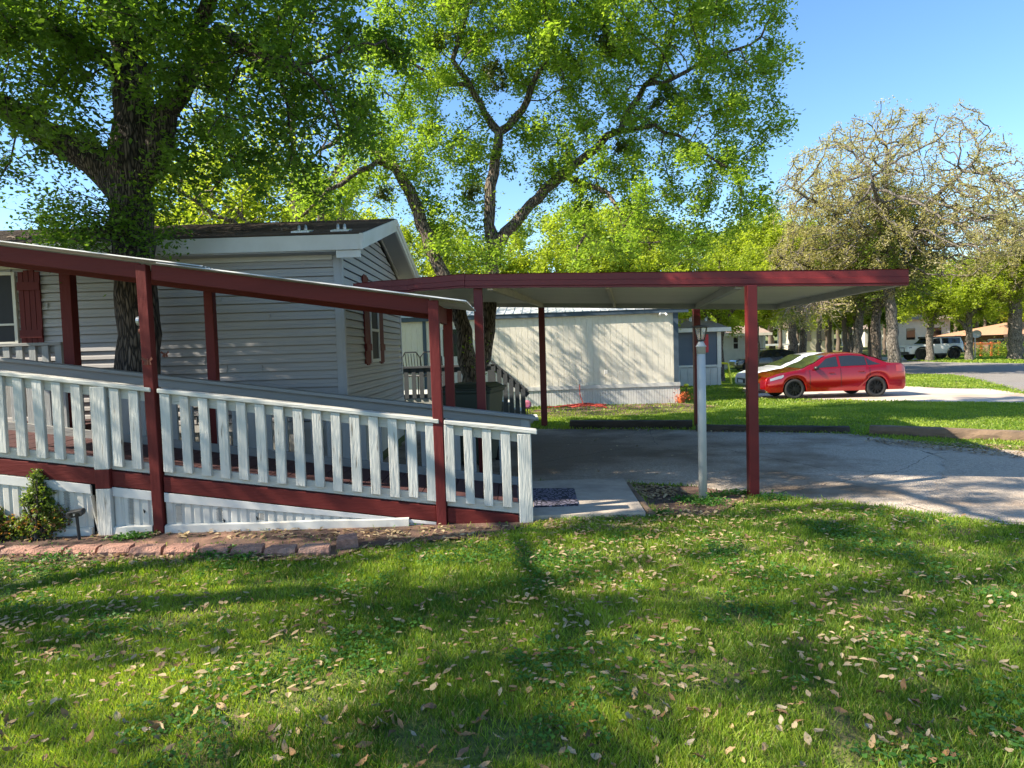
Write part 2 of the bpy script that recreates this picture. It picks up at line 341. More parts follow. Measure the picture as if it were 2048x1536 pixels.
# ------------------------------------------------------------------ mesh helpers
class MB:
    def __init__(s): s.v, s.f, s.smooth = [], [], False
    def add(s, vs, fs):
        n = len(s.v); s.v += [tuple(v) for v in vs]; s.f += [tuple(i + n for i in f) for f in fs]; return s
    def box(s, x0, y0, z0, x1, y1, z1):
        return s.add([(x0, y0, z0), (x1, y0, z0), (x1, y1, z0), (x0, y1, z0), (x0, y0, z1), (x1, y0, z1), (x1, y1, z1), (x0, y1, z1)],
                     [(0, 3, 2, 1), (4, 5, 6, 7), (0, 1, 5, 4), (1, 2, 6, 5), (2, 3, 7, 6), (3, 0, 4, 7)])
    def prism(s, bot, top):
        """closed solid between two matching rings"""
        n = len(bot)
        fs = [tuple(range(n))[::-1], tuple(range(n, 2 * n))] + [(i, (i + 1) % n, n + (i + 1) % n, n + i) for i in range(n)]
        return s.add(list(bot) + list(top), fs)
    def beam(s, p, q, wd, ht, up=(0, 0, 1)):
        """bar of rectangular section from p to q; p and q are the centre of its section"""
        p, q, up = Vector(p), Vector(q), Vector(up)
        d = (q - p).normalized(); sd = d.cross(up).normalized(); u = sd.cross(d).normalized()
        c = [sd * (-wd / 2) + u * (-ht / 2), sd * (wd / 2) + u * (-ht / 2), sd * (wd / 2) + u * (ht / 2), sd * (-wd / 2) + u * (ht / 2)]
        return s.prism([p + k for k in c], [q + k for k in c])
    def tube(s, pts, r, n=8, cap=True):
        pts = [Vector(p) for p in pts]
        rs = r if hasattr(r, '__len__') else [r] * len(pts)
        base = len(s.v); prev = None
        for i, p in enumerate(pts):
            d = (pts[min(i + 1, len(pts) - 1)] - pts[max(i - 1, 0)])
            d = d.normalized() if d.length > 1e-9 else Vector((0, 0, 1))
            if prev is None: a = d.orthogonal().normalized()
            else:
                a = prev - d * prev.dot(d)
                a = a.normalized() if a.length > 1e-6 else d.orthogonal().normalized()
            prev = a; b_ = d.cross(a)
            for k in range(n):
                t = 2 * math.pi * k / n
                s.v.append(tuple(p + (a * math.cos(t) + b_ * math.sin(t)) * rs[i]))
        for i in range(len(pts) - 1):
            for k in range(n):
                A = base + i * n + k; B = base + i * n + (k + 1) % n
                s.f.append((A, B, B + n, A + n))
        if cap:
            s.f.append(tuple(base + k for k in range(n))[::-1]); s.f.append(tuple(base + (len(pts) - 1) * n + k for k in range(n)))
        return s
    def lathe(s, prof, n=16, c=(0, 0, 0)):
        base = len(s.v)
        for r, z in prof:
            for k in range(n):
                t = 2 * math.pi * k / n
                s.v.append((c[0] + r * math.cos(t), c[1] + r * math.sin(t), c[2] + z))
        for i in range(len(prof) - 1):
            for k in range(n):
                A = base + i * n + k; B = base + i * n + (k + 1) % n
                s.f.append((A, B, B + n, A + n))
        s.f.append(tuple(base + k for k in range(n))[::-1]); s.f.append(tuple(base + (len(prof) - 1) * n + k for k in range(n)))
        return s
    def build(s, name, mat, parent=None, bevel=0.0, smooth=False):
        me = bpy.data.meshes.new(name)
        me.from_pydata(s.v, [], s.f)
        me.validate(); me.update()
        me.materials.append(M[mat] if isinstance(mat, str) else mat)
        if smooth: me.polygons.foreach_set("use_smooth", [True] * len(me.polygons))
        o = bpy.data.objects.new(name, me); COL.objects.link(o)
        if bevel:
            md = o.modifiers.new("bevel", 'BEVEL'); md.width = bevel; md.segments = 2; md.limit_method = 'ANGLE'; md.angle_limit = R(40)
        if parent is not None: put(o, parent)
        return o
def put(o, parent):
    """parent a mesh written in world coordinates to an empty that may stand anywhere"""
    o.parent = parent
    o.matrix_parent_inverse = parent.matrix_basis.inverted()
def tag(o, label=None, cat=None, group=None, kind=None):
    if label: o["label"] = label
    if cat: o["category"] = cat
    if group: o["group"] = group
    if kind: o["kind"] = kind
    return o
def thing(name, label, cat, loc=(0, 0, 0), group=None, rz=0.0):
    o = bpy.data.objects.new(name, None); COL.objects.link(o)
    o.location = loc; o.rotation_euler = (0, 0, rz); o.empty_display_size = 0.2
    return tag(o, label, cat, group)
def local(o, parent):
    """parent a mesh written in the parent's own coordinates"""
    o.parent = parent; return o
def npmesh(name, V, nper, mat, parent=None, tint=None, extra_mats=()):
    """V (N*nper,3): N separate faces of nper vertices"""
    n = len(V) // nper
    me = bpy.data.meshes.new(name)
    me.vertices.add(n * nper); me.loops.add(n * nper); me.polygons.add(n)
    me.vertices.foreach_set("co", np.ascontiguousarray(V, dtype=np.float32).ravel())
    me.loops.foreach_set("vertex_index", np.arange(n * nper, dtype=np.int32))
    me.polygons.foreach_set("loop_start", np.arange(0, n * nper, nper, dtype=np.int32))
    me.update(calc_edges=True)
    if tint is not None:
        a = me.attributes.new("tint", 'FLOAT', 'POINT')
        a.data.foreach_set("value", np.repeat(tint, nper).astype(np.float32))
    me.materials.append(M[mat])
    o = bpy.data.objects.new(name, me); COL.objects.link(o)
    if parent is not None: o.parent = parent
    return o
def copy_tree(o, loc, rz=0.0, sc=1.0, label=None):
    c = o.copy(); COL.objects.link(c)
    c.location = loc; c.rotation_euler = (0, 0, rz); c.scale = (sc, sc, sc)
    if label: c["label"] = label
    for ch in list(o.children):
        k = ch.copy(); COL.objects.link(k); k.parent = c
        for g in list(ch.children):
            h = g.copy(); COL.objects.link(h); h.parent = k
    return c

def inpoly(P, poly):
    x, y = P[:, 0], P[:, 1]; r = np.zeros(len(P), bool); n = len(poly)
    for i in range(n):
        x0, y0 = poly[i][0], poly[i][1]; x1, y1 = poly[(i + 1) % n][0], poly[(i + 1) % n][1]
        c = ((y0 > y) != (y1 > y)) & (x < (x1 - x0) * (y - y0) / ((y1 - y0) if y1 != y0 else 1e-9) + x0)
        r ^= c
    return r
def sheet(name, poly, z, mat, thick=0.0, rough_edge=0.0):
    """flat sheet over the ground following T(), outline in world xy"""
    pts = [Vector((p[0], p[1], 0)) for p in poly]
    if rough_edge:
        out = []
        for i in range(len(pts)):
            a, b_ = pts[i], pts[(i + 1) % len(pts)]
            n = max(1, int((b_ - a).length / 0.18))
            nm = Vector((-(b_ - a).y, (b_ - a).x, 0)).normalized()
            for k in range(n):
                q = a.lerp(b_, k / n)
                out.append(q + nm * rough_edge * mnoise.noise(q * 2.2))
        pts = out
    bm = bmesh.new()
    f = bm.faces.new([bm.verts.new(p) for p in pts])
    bmesh.ops.triangulate(bm, faces=[f])
    for yy in np.arange(13, 19.01, 0.6):
        bmesh.ops.bisect_plane(bm, geom=bm.verts[:] + bm.edges[:] + bm.faces[:], plane_co=(0, yy, 0), plane_no=(0, 1, 0))
    for v in bm.verts: v.co.z = T(v.co.x, min(v.co.y, 59)) + z
    bmesh.ops.recalc_face_normals(bm, faces=bm.faces)
    if thick:
        r_ = bmesh.ops.extrude_face_region(bm, geom=bm.faces[:])
        for v in [g for g in r_['geom'] if isinstance(g, bmesh.types.BMVert)]: v.co.z -= thick
    bmesh.ops.recalc_face_normals(bm, faces=bm.faces)
    me = bpy.data.meshes.new(name); bm.to_mesh(me); bm.free()
    me.materials.append(M[mat])
    o = bpy.data.objects.new(name, me); COL.objects.link(o)
    return tag(o, kind='structure')
G = lambda *a: [tuple(ground(x, y)[:2]) for x, y in a]

# ------------------------------------------------------------------ ground, drive, road
bm = MB()
xs = np.concatenate([[-400, -120, -60], np.arange(-30, 61, 3), [90, 160, 400]])
ys = np.concatenate([[-60, -20, -6, 0, 6, 12], np.arange(13, 19.1, 0.6), [22, 28, 36, 46, 59.9, 66, 75, 90, 120, 170, 260]])
for y in ys:
    for x in xs: bm.v.append((x, y, T(x, y) - 0.004))
nx = len(xs)
bm.f = [(j * nx + i, j * nx + i + 1, (j + 1) * nx + i + 1, (j + 1) * nx + i) for j in range(len(ys) - 1) for i in range(nx - 1)]
tag(bm.build("ground", "lawn_soil"), kind='structure')

DRIVE = G((1500, 987), (1600, 998), (1700, 1008), (1800, 1022), (1900, 1036), (2048, 1052), (2400, 1070), (2500, 930), (2048, 903), (1900, 893), (1700, 868), (1385, 860), (1140, 858), (1060, 858))
DRIVE = [(-1.9, 13.6), (-1.9, 8.2), (-0.9, 7.3), (0.2, 7.3)] + G((1065, 966), (1250, 966), (1390, 974)) + DRIVE
sheet("driveway", DRIVE, 0.004, "asphalt_drive", 0, 0.10)
PATCH = G((1850, 905), (1890, 920), (1885, 960), (1850, 1000), (1800, 1010), (1900, 1034), (2048, 1048), (2400, 1066), (2480, 930), (2048, 905))
sheet("gravel_apron", PATCH, 0.009, "asphalt_apron", 0, 0.12)
NDRIVE = G((1484, 781), (1500, 797), (1700, 800), (2048, 806), (2500, 812), (2500, 800), (2048, 788), (1980, 778), (1900, 777), (1800, 772), (1490, 772))
sheet("side_driveway", NDRIVE, 0.006, "concrete_light", 0, 0.15)
ROAD = G((1500, 745), (1810, 748), (1900, 749), (1950, 757), (1990, 768), (2048, 783), (2500, 830), (2500, 722), (2048, 727), (1900, 725), (1810, 722), (1500, 722))
sheet("road", ROAD, 0.010, "asphalt_road", 0, 0.2)
FARDRIVE = G((1790, 714), (1850, 719), (1900, 722), (1800, 722), (1700, 720), (1700, 712))
sheet("far_driveway", FARDRIVE, 0.014, "concrete_light", 0, 0)
PAD = G((1063, 1044), (1291, 1036), (1247, 966), (1063, 966))
pad = sheet("concrete_path", [(-0.1, PAD[0][1])] + PAD[1:3] + [(-0.1, PAD[2][1])], 0.055, "concrete", 0.09)
BED = G((-300, 1116), (0, 1126), (200, 1126), (400, 1124), (650, 1122), (730, 1100), (850, 1085), (960, 1078), (1030, 1058), (1080, 1050))
BED = BED + [(0.3, 6.35), (-9, 6.5)]
sheet("soil_bed", BED, 0.012, "dirt", 0, 0.1)
DIRT2 = G((1262, 972), (1400, 975), (1500, 988), (1490, 1005), (1440, 1030), (1310, 1034))
sheet("bare_soil", DIRT2, 0.010, "dirt", 0, 0.12)
STRIP = G((1050, 822), (1150, 812), (1360, 806), (1440, 812), (1390, 826), (1200, 834), (1050, 838))
sheet("bare_strip", STRIP, 0.006, "dirt", 0, 0.2)

# ------------------------------------------------------------------ trees
def grow(limbs, blobs, natt, step, di, dk, seed, sag=0.0, maxit=70, tip=0.0065, expo=2.3):
    """hand-laid limbs, then branches that grow towards points scattered through the crown"""
    rg = np.random.default_rng(seed)
    pos, par, rad, kids = [], [], [], []
    def addn(p, pa, r=None):
        pos.append(Vector(p)); par.append(pa); rad.append(r); return len(pos) - 1
    for limb in limbs:
        pts = [Vector(p[0]) for p in limb]; rs = [p[1] for p in limb]
        if pos:
            d = [(pts[0] - q).length for q in pos]; cur = int(np.argmin(d))
        else: cur = addn(pts[0], -1, rs[0])
        for i in range(1, len(pts)):
            n = max(1, int(round((pts[i] - pts[i - 1]).length / step)))
            for k in range(1, n + 1):
                t = k / n
                q = pts[i - 1].lerp(pts[i], t)
                q += Vector(rg.normal(0, 0.10 * step, 3)) if k < n else Vector((0, 0, 0))
                cur = addn(q, cur, rs[i - 1] * (1 - t) + rs[i] * t)
    vol = np.array([b[1][0] * b[1][1] * b[1][2] * (b[2] if len(b) > 2 else 1) for b in blobs]); vol /= vol.sum()
    A = []
    for k in rg.choice(len(blobs), natt, p=vol):
        c, r3 = blobs[k][0], blobs[k][1]
        d = rg.normal(size=3); d /= np.linalg.norm(d)
        u = rg.random() ** 0.42
        A.append((c[0] + d[0] * u * r3[0], c[1] + d[1] * u * r3[1], c[2] + d[2] * u * r3[2]))
    A = np.array(A); alive = np.ones(len(A), bool)
    for it in range(maxit):
        kd = kdtree.KDTree(len(pos))
        for i, p in enumerate(pos): kd.insert(p, i)
        kd.balance()
        infl = {}
        for a in np.nonzero(alive)[0]:
            co, i, d = kd.find(A[a])
            if d < dk: alive[a] = False
            elif d < di or it < 8:
                v = Vector(A[a]) - pos[i]
                infl[i] = infl.get(i, Vector((0, 0, 0))) + v.normalized()
        if not infl: break
        for i, v in infl.items():
            v = v.normalized() + Vector(rg.normal(0, 0.15 if step < .245 else 0.24, 3)) + Vector((0, 0, -sag))
            addn(pos[i] + v.normalized() * step, i)
    n = len(pos)
    desc = [0] * n; acc = [0.0] * n
    for i in range(n - 1, -1, -1):
        r = max(tip, acc[i] ** (1 / expo)) if acc[i] else tip
        if rad[i] is None: rad[i] = r
        p = par[i]
        if p >= 0:
            acc[p] += min(rad[i], 0.06) ** expo if rad[p] is None else rad[i] ** expo
            desc[p] += desc[i] + 1
    for i in range(n):
        p = par[i]
        if p >= 0: rad[i] = min(rad[i], rad[p])
    return pos, par, rad, desc
def wood(tree, name, mat, parent, maxn=12, rough=0.0, minr=0.0):
    pos, par, rad, desc = tree
    kids = [[] for _ in pos]
    for i, p in enumerate(par):
        if p >= 0: kids[p].append(i)
    mb = MB()
    starts = [i for i, p in enumerate(par) if p < 0]
    stack = [(s, None) for s in starts]
    while stack:
        s, pa = stack.pop()
        ch = [] if pa is None else [pa]
        cur = s
        while True:
            ch.append(cur)
            if not kids[cur]: break
            ks = sorted(kids[cur], key=lambda k: -rad[k])
            for k in ks[1:]: stack.append((k, cur))
            cur = ks[0]
        if len(ch) < 2 or rad[ch[-1] if pa is None else ch[1]] < minr: continue
        rs = [rad[c] for c in ch]
        if pa is not None: rs[0] = min(rs[0], rs[1] * 1.15)
        rm = max(rs)
        n = maxn if rm > 0.07 else (6 if rm > 0.025 else (4 if rm > 0.012 else 3))
        b0 = len(mb.v)
        mb.tube([pos[c] for c in ch], rs, n, cap=False)
        if rough and rm > 0.05:
            for q in range(b0, len(mb.v)):
                c = pos[ch[(q - b0) // n]]; v = Vector(mb.v[q]); d = v - c
                k = 1 + rough * (mnoise.noise(Vector((v.x * 5, v.y * 5, v.z * 1.6))) + 0.5 * mnoise.noise(v * 9))
                mb.v[q] = tuple(c + d * k)
    return mb.build(name, mat, parent, smooth=True)
def leafcards(P, size, seed, aspect=0.5, tilt=0.7, tint=None):
    rg = np.random.default_rng(seed); n = len(P)
    nrm = rg.normal(size=(n, 3)); nrm[:, 2] = np.abs(nrm[:, 2]) + tilt; nrm /= np.linalg.norm(nrm, axis=1)[:, None]
    u = rg.normal(size=(n, 3)); u[:, 2] -= 0.35
    u -= nrm * (u * nrm).sum(1)[:, None]; u /= np.linalg.norm(u, axis=1)[:, None]
    v = np.cross(nrm, u)
    s = (size * (0.6 + 0.8 * rg.random(n)))[:, None]
    l = s * 0.5; ww = s * 0.5 * aspect
    b = u * 0.12 * s
    V = np.stack([P - u * l, P + v * ww - b, P + u * l, P - v * ww - b], 1).reshape(-1, 3)
    return V
def foliage(tree, name, mat, parent, count, size, spread, seed, maxdesc=6, aspect=0.5, clump=7, cut=None):
    pos, par, rad, desc = tree
    rg = np.random.default_rng(seed)
    idx = [i for i in range(len(pos)) if desc[i] <= maxdesc and par[i] >= 0]
    if not idx: return None
    P = np.array([pos[i][:] for i in idx]); Q = np.array([pos[par[i]][:] for i in idx])
    nt_ = count // clump
    k = rg.integers(0, len(idx), nt_); t = rg.random(nt_)[:, None]
    C = P[k] * t + Q[k] * (1 - t) + rg.normal(0, spread, (nt_, 3))
    dens = rg.random(len(idx))
    keep = rg.random(nt_) < (0.25 + 0.75 * dens[k]); C = C[keep]; k = k[keep]
    D = rg.normal(size=(len(C), 3)); D[:, 2] -= 0.3; D /= np.linalg.norm(D, axis=1)[:, None]
    s = rg.uniform(-1, 1, (len(C), clump, 1)) * size * clump * 0.28
    L_ = C[:, None, :] + D[:, None, :] * s + rg.normal(0, size * 0.5, (len(C), clump, 3))
    L_ = L_.reshape(-1, 3)
    base = rg.random(len(idx))
    tint = np.clip(0.45 * base[np.repeat(k, clump)] + 0.55 * rg.random(len(L_)), 0, 1) * 0.99
    if cut is not None:
        kk = cut(L_); L_ = L_[kk]; tint = tint[kk]
    return npmesh(name, leafcards(L_, size, seed + 1, aspect), 4, mat, parent, tint)
def B(px, py, Y, r, ry=None, rz=None, wgt=1.0):
    p = at(px, py, Y); return ((p.x, p.y, p.z), (r, ry or r, rz or r), wgt)
def Lm(Y, *pts):
    """limb from picture points at depth Y, (px, py, radius[, dY])"""
    return [(at(p[0], p[1], Y + (p[3] if len(p) > 3 else 0)), p[2]) for p in pts]

def gaps(L, f=1.15, th=0.0):
    """sprays of leaves with open gaps between them"""
    return np.array([mnoise.noise(Vector((x * f, y * f, z * f * .8))) + .35 * mnoise.noise(Vector((x * 3.1, y * 3.1, z * 3))) > th for x, y, z in L])
# -- the big near elm beside the house
t1 = thing("elm_tree", "big dark-barked leafy tree beside the grey house, its trunk rising behind the ramp roof", "tree", (0, 0, 0))
Y1 = 7.78
base = at(276, 900, Y1); b0 = Vector((base.x + 0.02, Y1, 0.0))
limbs = [
    [(b0, 0.34), (b0 + Vector((-0.01, 0, 0.5)), 0.25)] + Lm(Y1, (276, 740, 0.225), (272, 560, 0.23), (264, 420, 0.29), (258, 360, 0.30), (262, 300, 0.23), (268, 200, 0.20, 0.1), (262, 110, 0.17, 0.2), (250, 0, 0.15, 0.3), (235, -160, 0.12, 0.5), (230, -380, 0.07, 0.9)),
    Lm(Y1, (240, 390, 0.2), (190, 320, 0.17), (120, 285, 0.16, -0.1), (50, 240, 0.15, -0.2), (-20, 200, 0.13, -0.4), (-150, 130, 0.11, -0.8), (-330, 40, 0.08, -1.6)),
    Lm(Y1, (285, 350, 0.2), (315, 285, 0.15), (335, 220, 0.12), (360, 190, 0.10, -0.1), (385, 110, 0.09, -0.2), (440, 60, 0.08, -0.5), (500, 100, 0.06, -0.9), (580, 130, 0.05, -1.2)),
    Lm(Y1, (385, 110, 0.08, -0.2), (430, -40, 0.07, -0.7), (480, -250, 0.05, -1.3)),
    Lm(Y1, (268, 200, 0.1), (225, 130, 0.07), (180, 110, 0.05, -0.4), (120, 60, 0.04, -0.9)),
    [(at(262, 110, Y1 + .2), 0.12), (Vector((-3.9, 6.4, 6.4)), 0.10), (Vector((-4.0, 4.6, 7.2)), 0.07), (Vector((-4.3, 2.8, 7.6)), 0.05)],
    [(at(-20, 200, Y1 - .4), 0.10), (Vector((-6.6, 5.2, 5.8)), 0.08), (Vector((-7.2, 3.4, 6.6)), 0.06), (Vector((-7.4, 1.5, 7.0)), 0.04)],
]
blobs = [B(90, 60, 7.3, 1.7, 2.2, 1.5), B(-180, 120, 7.4, 1.8, 2.0, 1.6), B(330, 40, 7.6, 1.8, 2.3, 1.6), B(560, 60, 7.4, 1.3, 1.9, 1.5),
         B(480, 230, 7.3, 0.95, 1.3, 0.95), B(620, 230, 7.4, 0.75, 1.2, 0.85), B(690, 60, 7.6, 0.75, 1.3, 1.2), B(560, 330, 7.2, 0.55, 0.8, 0.6), B(690, 320, 7.6, 0.5, 0.7, 0.5), B(100, 270, 7.2, 0.85, 1.1, 0.45), B(400, 300, 7.5, 0.45, 0.7, 0.5),
         B(160, 190, 7.0, 0.8, 1.0, 0.6), B(250, -300, 8.0, 2.6, 2.6, 1.8, .5), B(520, -190, 7.6, 1.8, 2.2, 1.3, .5), B(-250, -200, 7.5, 2.6, 2.6, 1.7),
         ((-4.2, 4.2, 7.3), (3.4, 2.6, 1.5), .6), ((-7.2, 2.6, 7.2), (2.6, 3.0, 1.5), .5), ((-3.2, 2.2, 8.0), (2.8, 2.2, 1.1), 0.08)]
tr1 = grow(limbs, blobs, 3600, 0.20, 1.6, 0.27, 3, sag=0.10)
wood(tr1, "trunk", "bark_dark", t1, 18, 0.16)
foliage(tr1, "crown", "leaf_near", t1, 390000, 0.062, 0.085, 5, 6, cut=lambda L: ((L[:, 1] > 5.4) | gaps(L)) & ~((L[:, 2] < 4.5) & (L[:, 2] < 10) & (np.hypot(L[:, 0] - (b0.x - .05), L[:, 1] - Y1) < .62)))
# leafy shoots hugging the trunk
sh = []
rg = np.random.default_rng(21)
for _ in range(34):
    yy = rg.uniform(370, 500); px_ = 262 + rg.normal(0, 36)
    sh.append((at(px_, yy, Y1 - 0.33 - rg.random() * 0.1), 0.13))
for _ in range(100):
    t = .15 + .85 * rg.random(); sh.append((at(250 - 170 * t ** 0.8 + rg.normal(0, 16), 462 + rg.normal(0, 36) * (1.1 - 0.5 * t) - 25 * t, Y1 - 0.3 + rg.normal(0, .25)), 0.12))
for _ in range(30):
    sh.append((at(330 + rg.normal(0, 14), 400 + rg.normal(0, 50), Y1 - 0.2), 0.10))
P = np.concatenate([np.array(c[:])[None] + rg.normal(0, s, (34, 3)) for c, s in sh])
npmesh("trunk_shoots", leafcards(P, 0.05, 9, 0.55), 4, "leaf_near", t1, rg.random(len(P)) * 0.99)
mbs = MB()
for _ in range(60):
    a = at(262 + rg.normal(0, 15), 470 + rg.normal(0, 35), Y1 - 0.2); b_ = at(230 - rg.random() * 140, 440 + rg.normal(0, 40), Y1 - 0.35 + rg.normal(0, .2))
    mbs.tube([a, a.lerp(b_, .5) + Vector(rg.normal(0, .05, 3)), b_], [0.009, 0.006, 0.003], 3, False)
mbs.build("twigs", "bark_dark", t1)

# -- an unseen tree added out of frame to the left, to shade the lawn
t0 = thing("added_shade_tree", "leafy tree added out of frame at left to shade the lawn", "tree", (0, 0, 0))
limbs = [[(Vector((-9.6, 2.6, 0)), 0.36), (Vector((-9.5, 2.6, 2.2)), 0.28), (Vector((-9.0, 2.6, 4.2)), 0.22), (Vector((-8.4, 2.4, 6.4)), 0.14)],
         [(Vector((-9.3, 2.6, 3.2)), 0.18), (Vector((-7.8, 3.6, 4.6)), 0.12), (Vector((-6.0, 4.0, 5.6)), 0.08)],
         [(Vector((-9.3, 2.6, 3.2)), 0.18), (Vector((-8.6, 0.8, 4.9)), 0.12), (Vector((-6.6, -0.6, 5.9)), 0.08), (Vector((-4.6, -0.8, 6.5)), 0.05)]]
blobs = [((-8.8, 3.4, 5.4), (2.2, 2.2, 1.5)), ((-6.6, 1.0, 5.9), (2.6, 2.2, 1.3)), ((-4.2, 0.2, 6.8), (2.4, 1.7, 1.2)), ((-10.5, 1.0, 5.6), (2.2, 2.2, 1.6))]
tr0 = grow(limbs, blobs, 1500, 0.25, 1.8, 0.36, 4, sag=0.02)
wood(tr0, "trunk", "bark_dark", t0, 12, 0.12)
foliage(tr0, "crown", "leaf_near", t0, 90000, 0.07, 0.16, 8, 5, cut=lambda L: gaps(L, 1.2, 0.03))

# -- the many-stemmed tree between the carport and the cream home
t2 = thing("forked_tree", "tall bright green tree with forking pale stems rising behind the carport", "tree", (0, 0, 0))
Y2 = 12.6
g2 = ground(942, 872); g2 = Vector((g2.x, Y2, 0.0))
limbs = [
    [(g2, 0.34), (g2 + Vector((0, 0, 0.55)), 0.30)] + Lm(Y2, (946, 745, 0.25), (930, 690, 0.19), (916, 615, 0.17), (893, 560, 0.155), (868, 510, 0.15), (838, 425, 0.145), (805, 360, 0.13), (780, 325, 0.10, 0.2), (740, 290, 0.08, 0.3), (690, 270, 0.06, 0.4), (640, 300, 0.04, .3)),
    Lm(Y2 + .25, (960, 745, 0.2), (972, 690, 0.16), (980, 615, 0.165), (985, 545, 0.17), (990, 500, 0.19), (978, 450, 0.13), (980, 400, 0.13), (990, 320, 0.12), (998, 265, 0.11), (968, 225, 0.08), (940, 170, 0.07), (905, 120, 0.06), (930, 40, 0.05), (955, -60, 0.04)),
    Lm(Y2 + .25, (998, 265, 0.10), (1030, 235, 0.09), (1055, 200, 0.08), (1075, 150, 0.07), (1100, 80, 0.06), (1090, 0, 0.05), (1110, -120, 0.04)),
    Lm(Y2 + .2, (990, 500, 0.17), (1010, 465, 0.135), (1060, 410, 0.125), (1125, 348, 0.12), (1175, 310, 0.10), (1240, 262, 0.085), (1262, 215, 0.07), (1290, 170, 0.06), (1318, 148, 0.05), (1345, 60, 0.04), (1370, -60, 0.03)),
    Lm(Y2, (1125, 350, 0.09), (1165, 368, 0.075), (1215, 385, 0.05, -0.3), (1240, 430, 0.035, -0.5), (1255, 480, 0.02, -0.6)),
    Lm(Y2, (1165, 368, 0.05), (1158, 420, 0.04, -.2), (1170, 470, 0.03, -.3), (1150, 520, 0.02, -.3)),
    Lm(Y2, (1290, 170, 0.05), (1350, 155, 0.045, -0.3), (1430, 110, 0.03, -0.5), (1500, 90, 0.02, -.6)),
    Lm(Y2, (1240, 262, 0.06), (1310, 250, 0.045, -.4), (1400, 300, 0.03, -.8), (1470, 340, 0.02, -1)),
    Lm(Y2, (780, 325, 0.07), (720, 340, 0.06, -.3), (640, 400, 0.04, -.5), (590, 440, 0.025, -.6)),
    Lm(Y2, (940, 170, 0.05), (880, 170, 0.045, .3), (830, 130, 0.035, .5), (760, 60, .03, .8)),
]
blobs = [B(1180, 40, 12.6, 1.9, 2.4, 1.6), B(1400, 80, 12.4, 1.25, 1.8, 1.15), B(1500, 180, 12.2, 0.85, 1.2, 1.0), B(1420, 260, 12.2, 0.95, 1.4, 0.85), B(1440, 360, 12.0, 0.72, 1.1, 0.6),
         B(1330, 380, 12.2, 1.0, 1.4, 0.85), B(1250, 490, 12.2, 0.85, 1.1, 0.42), B(1350, 480, 12.2, 0.7, 1.0, 0.4), B(1000, 20, 12.8, 1.6, 2.2, 1.5), B(850, 80, 13.0, 1.3, 2.0, 1.3), B(1200, 240, 12.8, 1.3, 1.6, 1.0),
         B(900, 300, 13.2, 1.0, 1.4, 0.9), B(760, 320, 13.0, 1.0, 1.4, 0.7), B(660, 380, 13.0, 0.9, 1.2, 0.45), B(880, 440, 13.0, 0.7, 1.0, 0.6), B(1080, 310, 13.0, 0.8, 1.2, 0.8), B(780, 180, 13.2, 0.9, 1.4, 0.8),
         B(1180, -200, 12.8, 3.0, 3.0, 1.6, .6), B(1490, -120, 12.4, 1.4, 2.2, 1.2), B(860, -180, 13, 2.2, 2.5, 1.4), B(930, 470, 12.9, 0.45, 0.8, 0.5), B(1270, 420, 12.4, 0.8, 1.0, 0.5, 1.3), B(1420, 450, 12.1, 0.8, 1.0, 0.45, 1.3), B(1140, 440, 12.6, 0.7, 0.9, 0.5), B(1490, 420, 12, .5, .8, .5), B(1200, 330, 12.4, .8, 1, .6), B(1560, 110, 12.3, .45, .7, .4), B(1500, 300, 12.0, .45, .7, .4)]
tr2 = grow(limbs, blobs, 4700, 0.22, 1.6, 0.30, 12, sag=0.06)
tr2 = (tr2[0], tr2[1], [q * (.80 if q > .03 else 1) for q in tr2[2]], tr2[3])
wood(tr2, "trunk", "bark_mid", t2, 14, 0.12)
foliage(tr2, "crown", "leaf_mid", t2, 430000, 0.068, 0.10, 15, 5)
def ball(name, c, r, n, size, mat, parent, seed):
    rg_ = np.random.default_rng(seed)
    d = rg_.normal(size=(n, 3)); d /= np.linalg.norm(d, axis=1)[:, None]
    k_ = rg_.normal(0, r * .36, (9, 3)) * [1.2, 1, .8]
    P_ = np.array(c[:]) + k_[rg_.integers(0, 9, n)] + d * (rg_.random(n) ** 0.5)[:, None] * r * .55
    return npmesh(name, leafcards(P_, size, seed, 0.4, 0), 4, mat, parent, rg_.random(n) * 0.99)
for i, (x_, y_, r_) in enumerate([(1340, 185, .34), (1320, 215, .28), (1205, 65, .32), (1215, 100, .26), (1150, 118, .26), (880, 82, .30), (1000, 165, .26), (1165, 415, .24), (765, 388, .26), (1238, 292, .22), (985, 135, .2), (940, 385, .22)]):
    ball("mistletoe_clump", at(x_, y_, Y2 - .1), r_ * .8, 420, 0.06, "mistletoe", t2, 100 + i)
npm = []
for cx, cy, n in ((948, 685, 7), (955, 735, 6), (985, 520, 50), (940, 490, 50), (1000, 500, 40), (870, 490, 40)):
    c = at(cx, cy, Y2 - 0.3); npm.append(np.array(c[:])[None] + rg.normal(0, 0.12 + 0.02 * (n > 100), (n * 6, 3)))
P = np.concatenate(npm)
npmesh("trunk_shoots", leafcards(P, 0.07, 19, 0.55), 4, "leaf_mid", t2, rg.random(len(P)) * 0.99)

